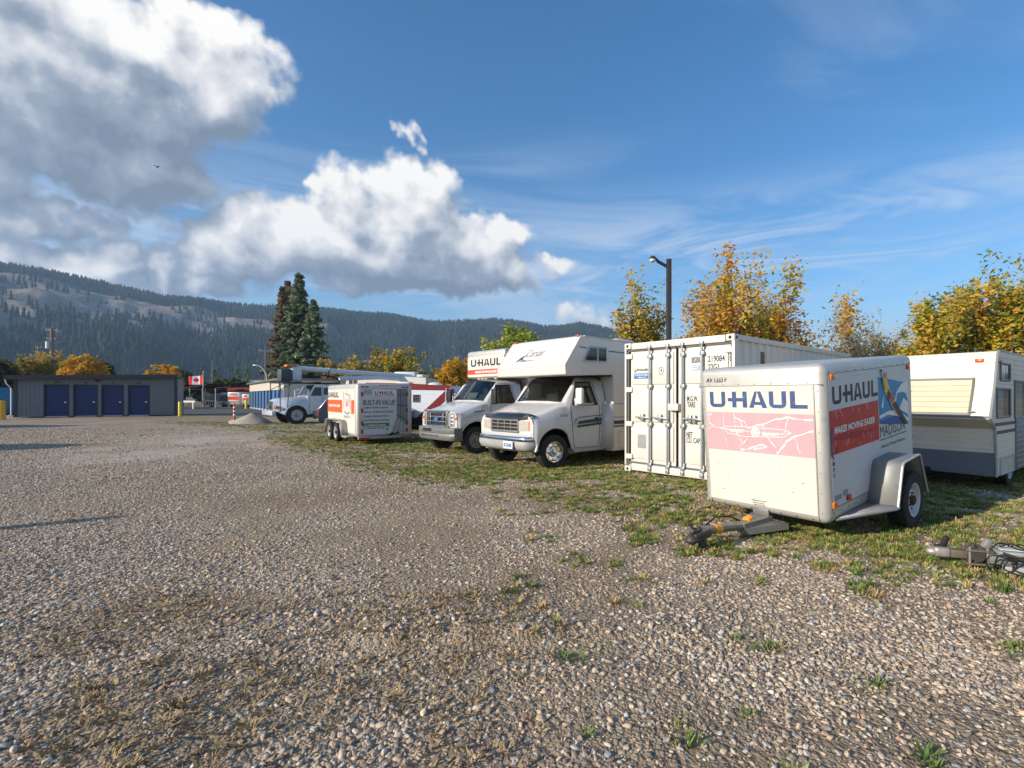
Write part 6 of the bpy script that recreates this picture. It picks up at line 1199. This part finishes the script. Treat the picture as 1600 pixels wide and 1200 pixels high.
# right hand row behind the container and the trailers
broad_tree('tall orange and yellow autumn tree rising behind the container', 1168, 22, 388, 268, FALL, 11, .54, 15000, .10, spiky=1.1, trunk_h=.2)
broad_tree('narrow yellow green autumn tree behind the lamp post', 1003, 24, 412, 92, FALL, 12, .40, 4300, .10, spiky=1.0, up_tint=.1)
broad_tree('nearly bare tree with a few pale leaves right of the tall orange tree', 1335, 26, 470, 150, PALE, 13, .5, 5200, .085, fill=.75)
broad_tree('yellow and green tree behind the cream travel trailer', 1475, 19, 438, 150, FALL, 14, .40, 9000, .095, spiky=.6, up_tint=-.1)
broad_tree('tallest yellow green tree at the right edge of the photo', 1590, 18, 385, 170, FALL, 15, .38, 10500, .10, spiky=.8, up_tint=-.05)
broad_tree('low orange bush like tree between the lamp post and the tall orange tree', 1085, 27, 505, 100, FALL, 16, .56, 6000, .1)
broad_tree('low yellow tree right of the tall orange tree', 1420, 28, 520, 110, FALL, 17, .42, 6000, .1)
broad_tree('bright lime green tree above the moving truck', 806, 38, 494, 100, LIME, 18, .5, 7500, .15, spiky=.5)
# behind the tandem trailer and the red and white travel trailer
broad_tree('wide golden brown autumn tree left of the lime tree, above the long boom', 590, 62, 540, 118, OLIV, 19, .78, 9000, .22, spiky=.3)
broad_tree('green and yellow autumn tree at the right end of the boom trees', 628, 58, 541, 62, FALL, 20, .30, 5000, .2)
broad_tree('bright orange autumn tree above the red and white travel trailer', 706, 48, 555, 72, GOLD, 21, .50, 6500, .17)
broad_tree('olive tree left of the bright orange one', 662, 54, 570, 62, OLIV, 22, .55, 4500, .18)
broad_tree('tan leaved tree left of the golden brown tree, under the spruces', 535, 70, 553, 75, OLIV, 23, .85, 5200, .24)
# behind the charcoal building
broad_tree('rounded bright orange yellow tree behind the charcoal building', 131, 58, 546, 66, GOLD, 24, .55, 9000, .17, spiky=0, rounded=True)
broad_tree('loose olive yellow tree behind the utility poles', 56, 62, 546, 84, OLIV, 25, .66, 7500, .19)
broad_tree('orange tree behind the right end of the charcoal building', 256, 68, 565, 60, GOLD, 26, .5, 6500, .19, spiky=0, rounded=True)
broad_tree('dark green tree on the right of the orange tree', 285, 86, 576, 36, DKGR, 27, .5, 4500, .2, spiky=0, rounded=True)
broad_tree('dark green tree right of the orange yellow tree behind the charcoal building', 160, 61, 556, 36, DKGR, 28, .5, 4000, .17, spiky=0, rounded=True)
broad_tree('dark tree at the left edge of the photo', -4, 55, 552, 60, DKGR, 29, .45, 6000, .17, spiky=0, rounded=True)
for i, (px, w_, tp, tint_) in enumerate(((318, 34, 596, .5), (346, 36, 590, .75), (366, 36, 588, .6), (388, 34, 594, .9))):
    broad_tree(('green garden shrub behind the flagpole', 'olive garden shrub right of the flagpole', 'tall garden shrub above the red trailers', 'pale flowering shrub next to the green roof')[i], px, 88 + i, tp, w_ * 1.15, DKGR if i % 2 == 0 else OLIV, 30 + i, tint_ if i % 2 == 0 else .35, 3800, .22, spiky=0, group='garden shrubs', name='shrub', trunk_h=.12, low=.03, rounded=True)

def spruce(label, px, y, top_py, width_px, mat, seed, name='spruce_tree', n_whorl=46, lean=0, group='conifers', bare=.06, dens=1.0):
    rs = np.random.default_rng(seed); P0 = at(px, 0, y); H = at(px, top_py, y).z; Rw = width_px / F_PX * y / 2; o = thing(name, label, 'conifer', (P0.x, y, 0), 0, group)
    b = B().tube([(0, 0, -.1), (lean * .5, 0, H * .5), (lean, 0, H)], [H * .014, H * .009, .02], 8); C, tn, br = [], [], []
    for k in range(n_whorl):
        f = (k + rs.uniform(-.4, .4)) / n_whorl; z = H * (bare + (1 - bare) * f); L0 = Rw * (1 - f) ** .85 * (.82 + .36 * rs.random()) + .10
        for j in range(7):
            a = rs.uniform(0, 6.28); L = L0 * rs.uniform(.55, 1.12); m_ = int(max(5, 15 * L / Rw + 4) * dens); q = np.linspace(.12, 1, m_)
            droop = -.30 * L * q + .24 * L * q ** 2.2; base = np.stack([lean * f + np.cos(a) * L * q, np.sin(a) * L * q, z + droop], -1)
            if j < 3: br.append((base[0], base[m_ // 2], base[-1]))
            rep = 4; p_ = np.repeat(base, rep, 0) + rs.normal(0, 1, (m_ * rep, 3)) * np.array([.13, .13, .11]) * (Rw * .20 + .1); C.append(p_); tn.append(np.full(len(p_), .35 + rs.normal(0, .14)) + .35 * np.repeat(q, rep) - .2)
    for q in br[::2]: b.tube([tuple(w) for w in q], [.05, .03, .01], 4)
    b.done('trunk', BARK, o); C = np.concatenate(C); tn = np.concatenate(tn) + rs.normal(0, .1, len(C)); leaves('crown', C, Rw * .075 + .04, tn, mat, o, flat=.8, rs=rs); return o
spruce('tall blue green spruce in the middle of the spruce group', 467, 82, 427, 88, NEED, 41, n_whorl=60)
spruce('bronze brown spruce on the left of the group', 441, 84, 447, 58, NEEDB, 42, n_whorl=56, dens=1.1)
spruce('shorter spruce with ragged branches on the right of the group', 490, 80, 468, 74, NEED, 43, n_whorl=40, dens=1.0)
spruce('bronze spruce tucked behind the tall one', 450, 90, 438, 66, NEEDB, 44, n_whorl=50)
for i, (px, tp, w_) in enumerate(((315, 570, 22), (335, 575, 30), (371, 568, 26), (386, 570, 24), (8, 556, 30))):
    spruce(('far dark conifer above the flag', 'far dark conifer behind the thin pale pole', 'far dark conifer left of the curved street lamp', 'far dark conifer directly left of the tall spruces', 'dark conifer at the far left behind the building')[i], px, 118 if i < 4 else 66, tp, w_, NEED, 50 + i, n_whorl=18, dens=.55)
# fallen leaves under the trees, near the trailers
lx = rng.uniform(3.5, 9, 420); ly = rng.uniform(5.2, 9.5, 420); ls = rng.uniform(.02, .045, 420)
def fallen(i):
    me = mesh_np('fallen_leaf', [(-.5, 0, 0), (0, .32, .08), (.5, 0, .02), (0, -.32, .10)], [(0, 1, 2, 3)], rnd_mat('fallen_leaf', [(0, (.30, .14, .04)), (.5, (.42, .22, .06)), (1, (.25, .10, .05))])); return link('fallen_leaf', me)
scatter('fallen_leaves', np.stack([lx, ly, relief(lx, ly) + .015], -1), np.stack([rng.normal(0, .4, 420), rng.normal(0, .4, 420), rng.random(420) * 6.28], -1), np.repeat(ls[:, None], 3, 1), np.zeros(420), [fallen(0)], 'scattered orange fallen leaves near the trailers', 'leaves')

# parked just beyond the left edge; their shadows fall across the gravel
def side_trailer(label, loc, w, h, d, rz):
    o = thing('cargo_trailer', label, 'trailer', loc, (0, 0, rz), 'box trailers parked beyond the left edge'); B().mm((-d, -w / 2, .42), (0, w / 2, h), bev=.10, seg=3).done('body', WHITE, o); B().mm((-d + .1, -w / 2 - .006, .9), (-.1, -w / 2 + .02, 1.35)).done('orange_band', ORD, o, 0)
    for s in (-1, 1): wheel(o, (-d * .55, s * (w / 2 - .02), .33), .33, .2, RIMW, 1, 'trailer').rotation_euler = (0, 0, s * 1.571)
side_trailer('shorter white box trailer beyond the left edge, casting the nearer flat shadow', (-19.6, 12.95, 0), 1.5, 1.9, 3.2, .0)
side_trailer('taller white box trailer beyond the left edge, casting the farther flat shadow', (-31.1, 23.0, 0), 2.0, 2.3, 4.0, .0)
ps = thing('sign_post', 'wooden post beyond the left edge casting a long shadow', 'post', (-11.32, 3.2, 0)); B().tube([(0, 0, -.1), (.01, 0, 2.3), (.05, .02, 2.42)], [.12, .11, .05], 8).done('post', WOOD, ps)
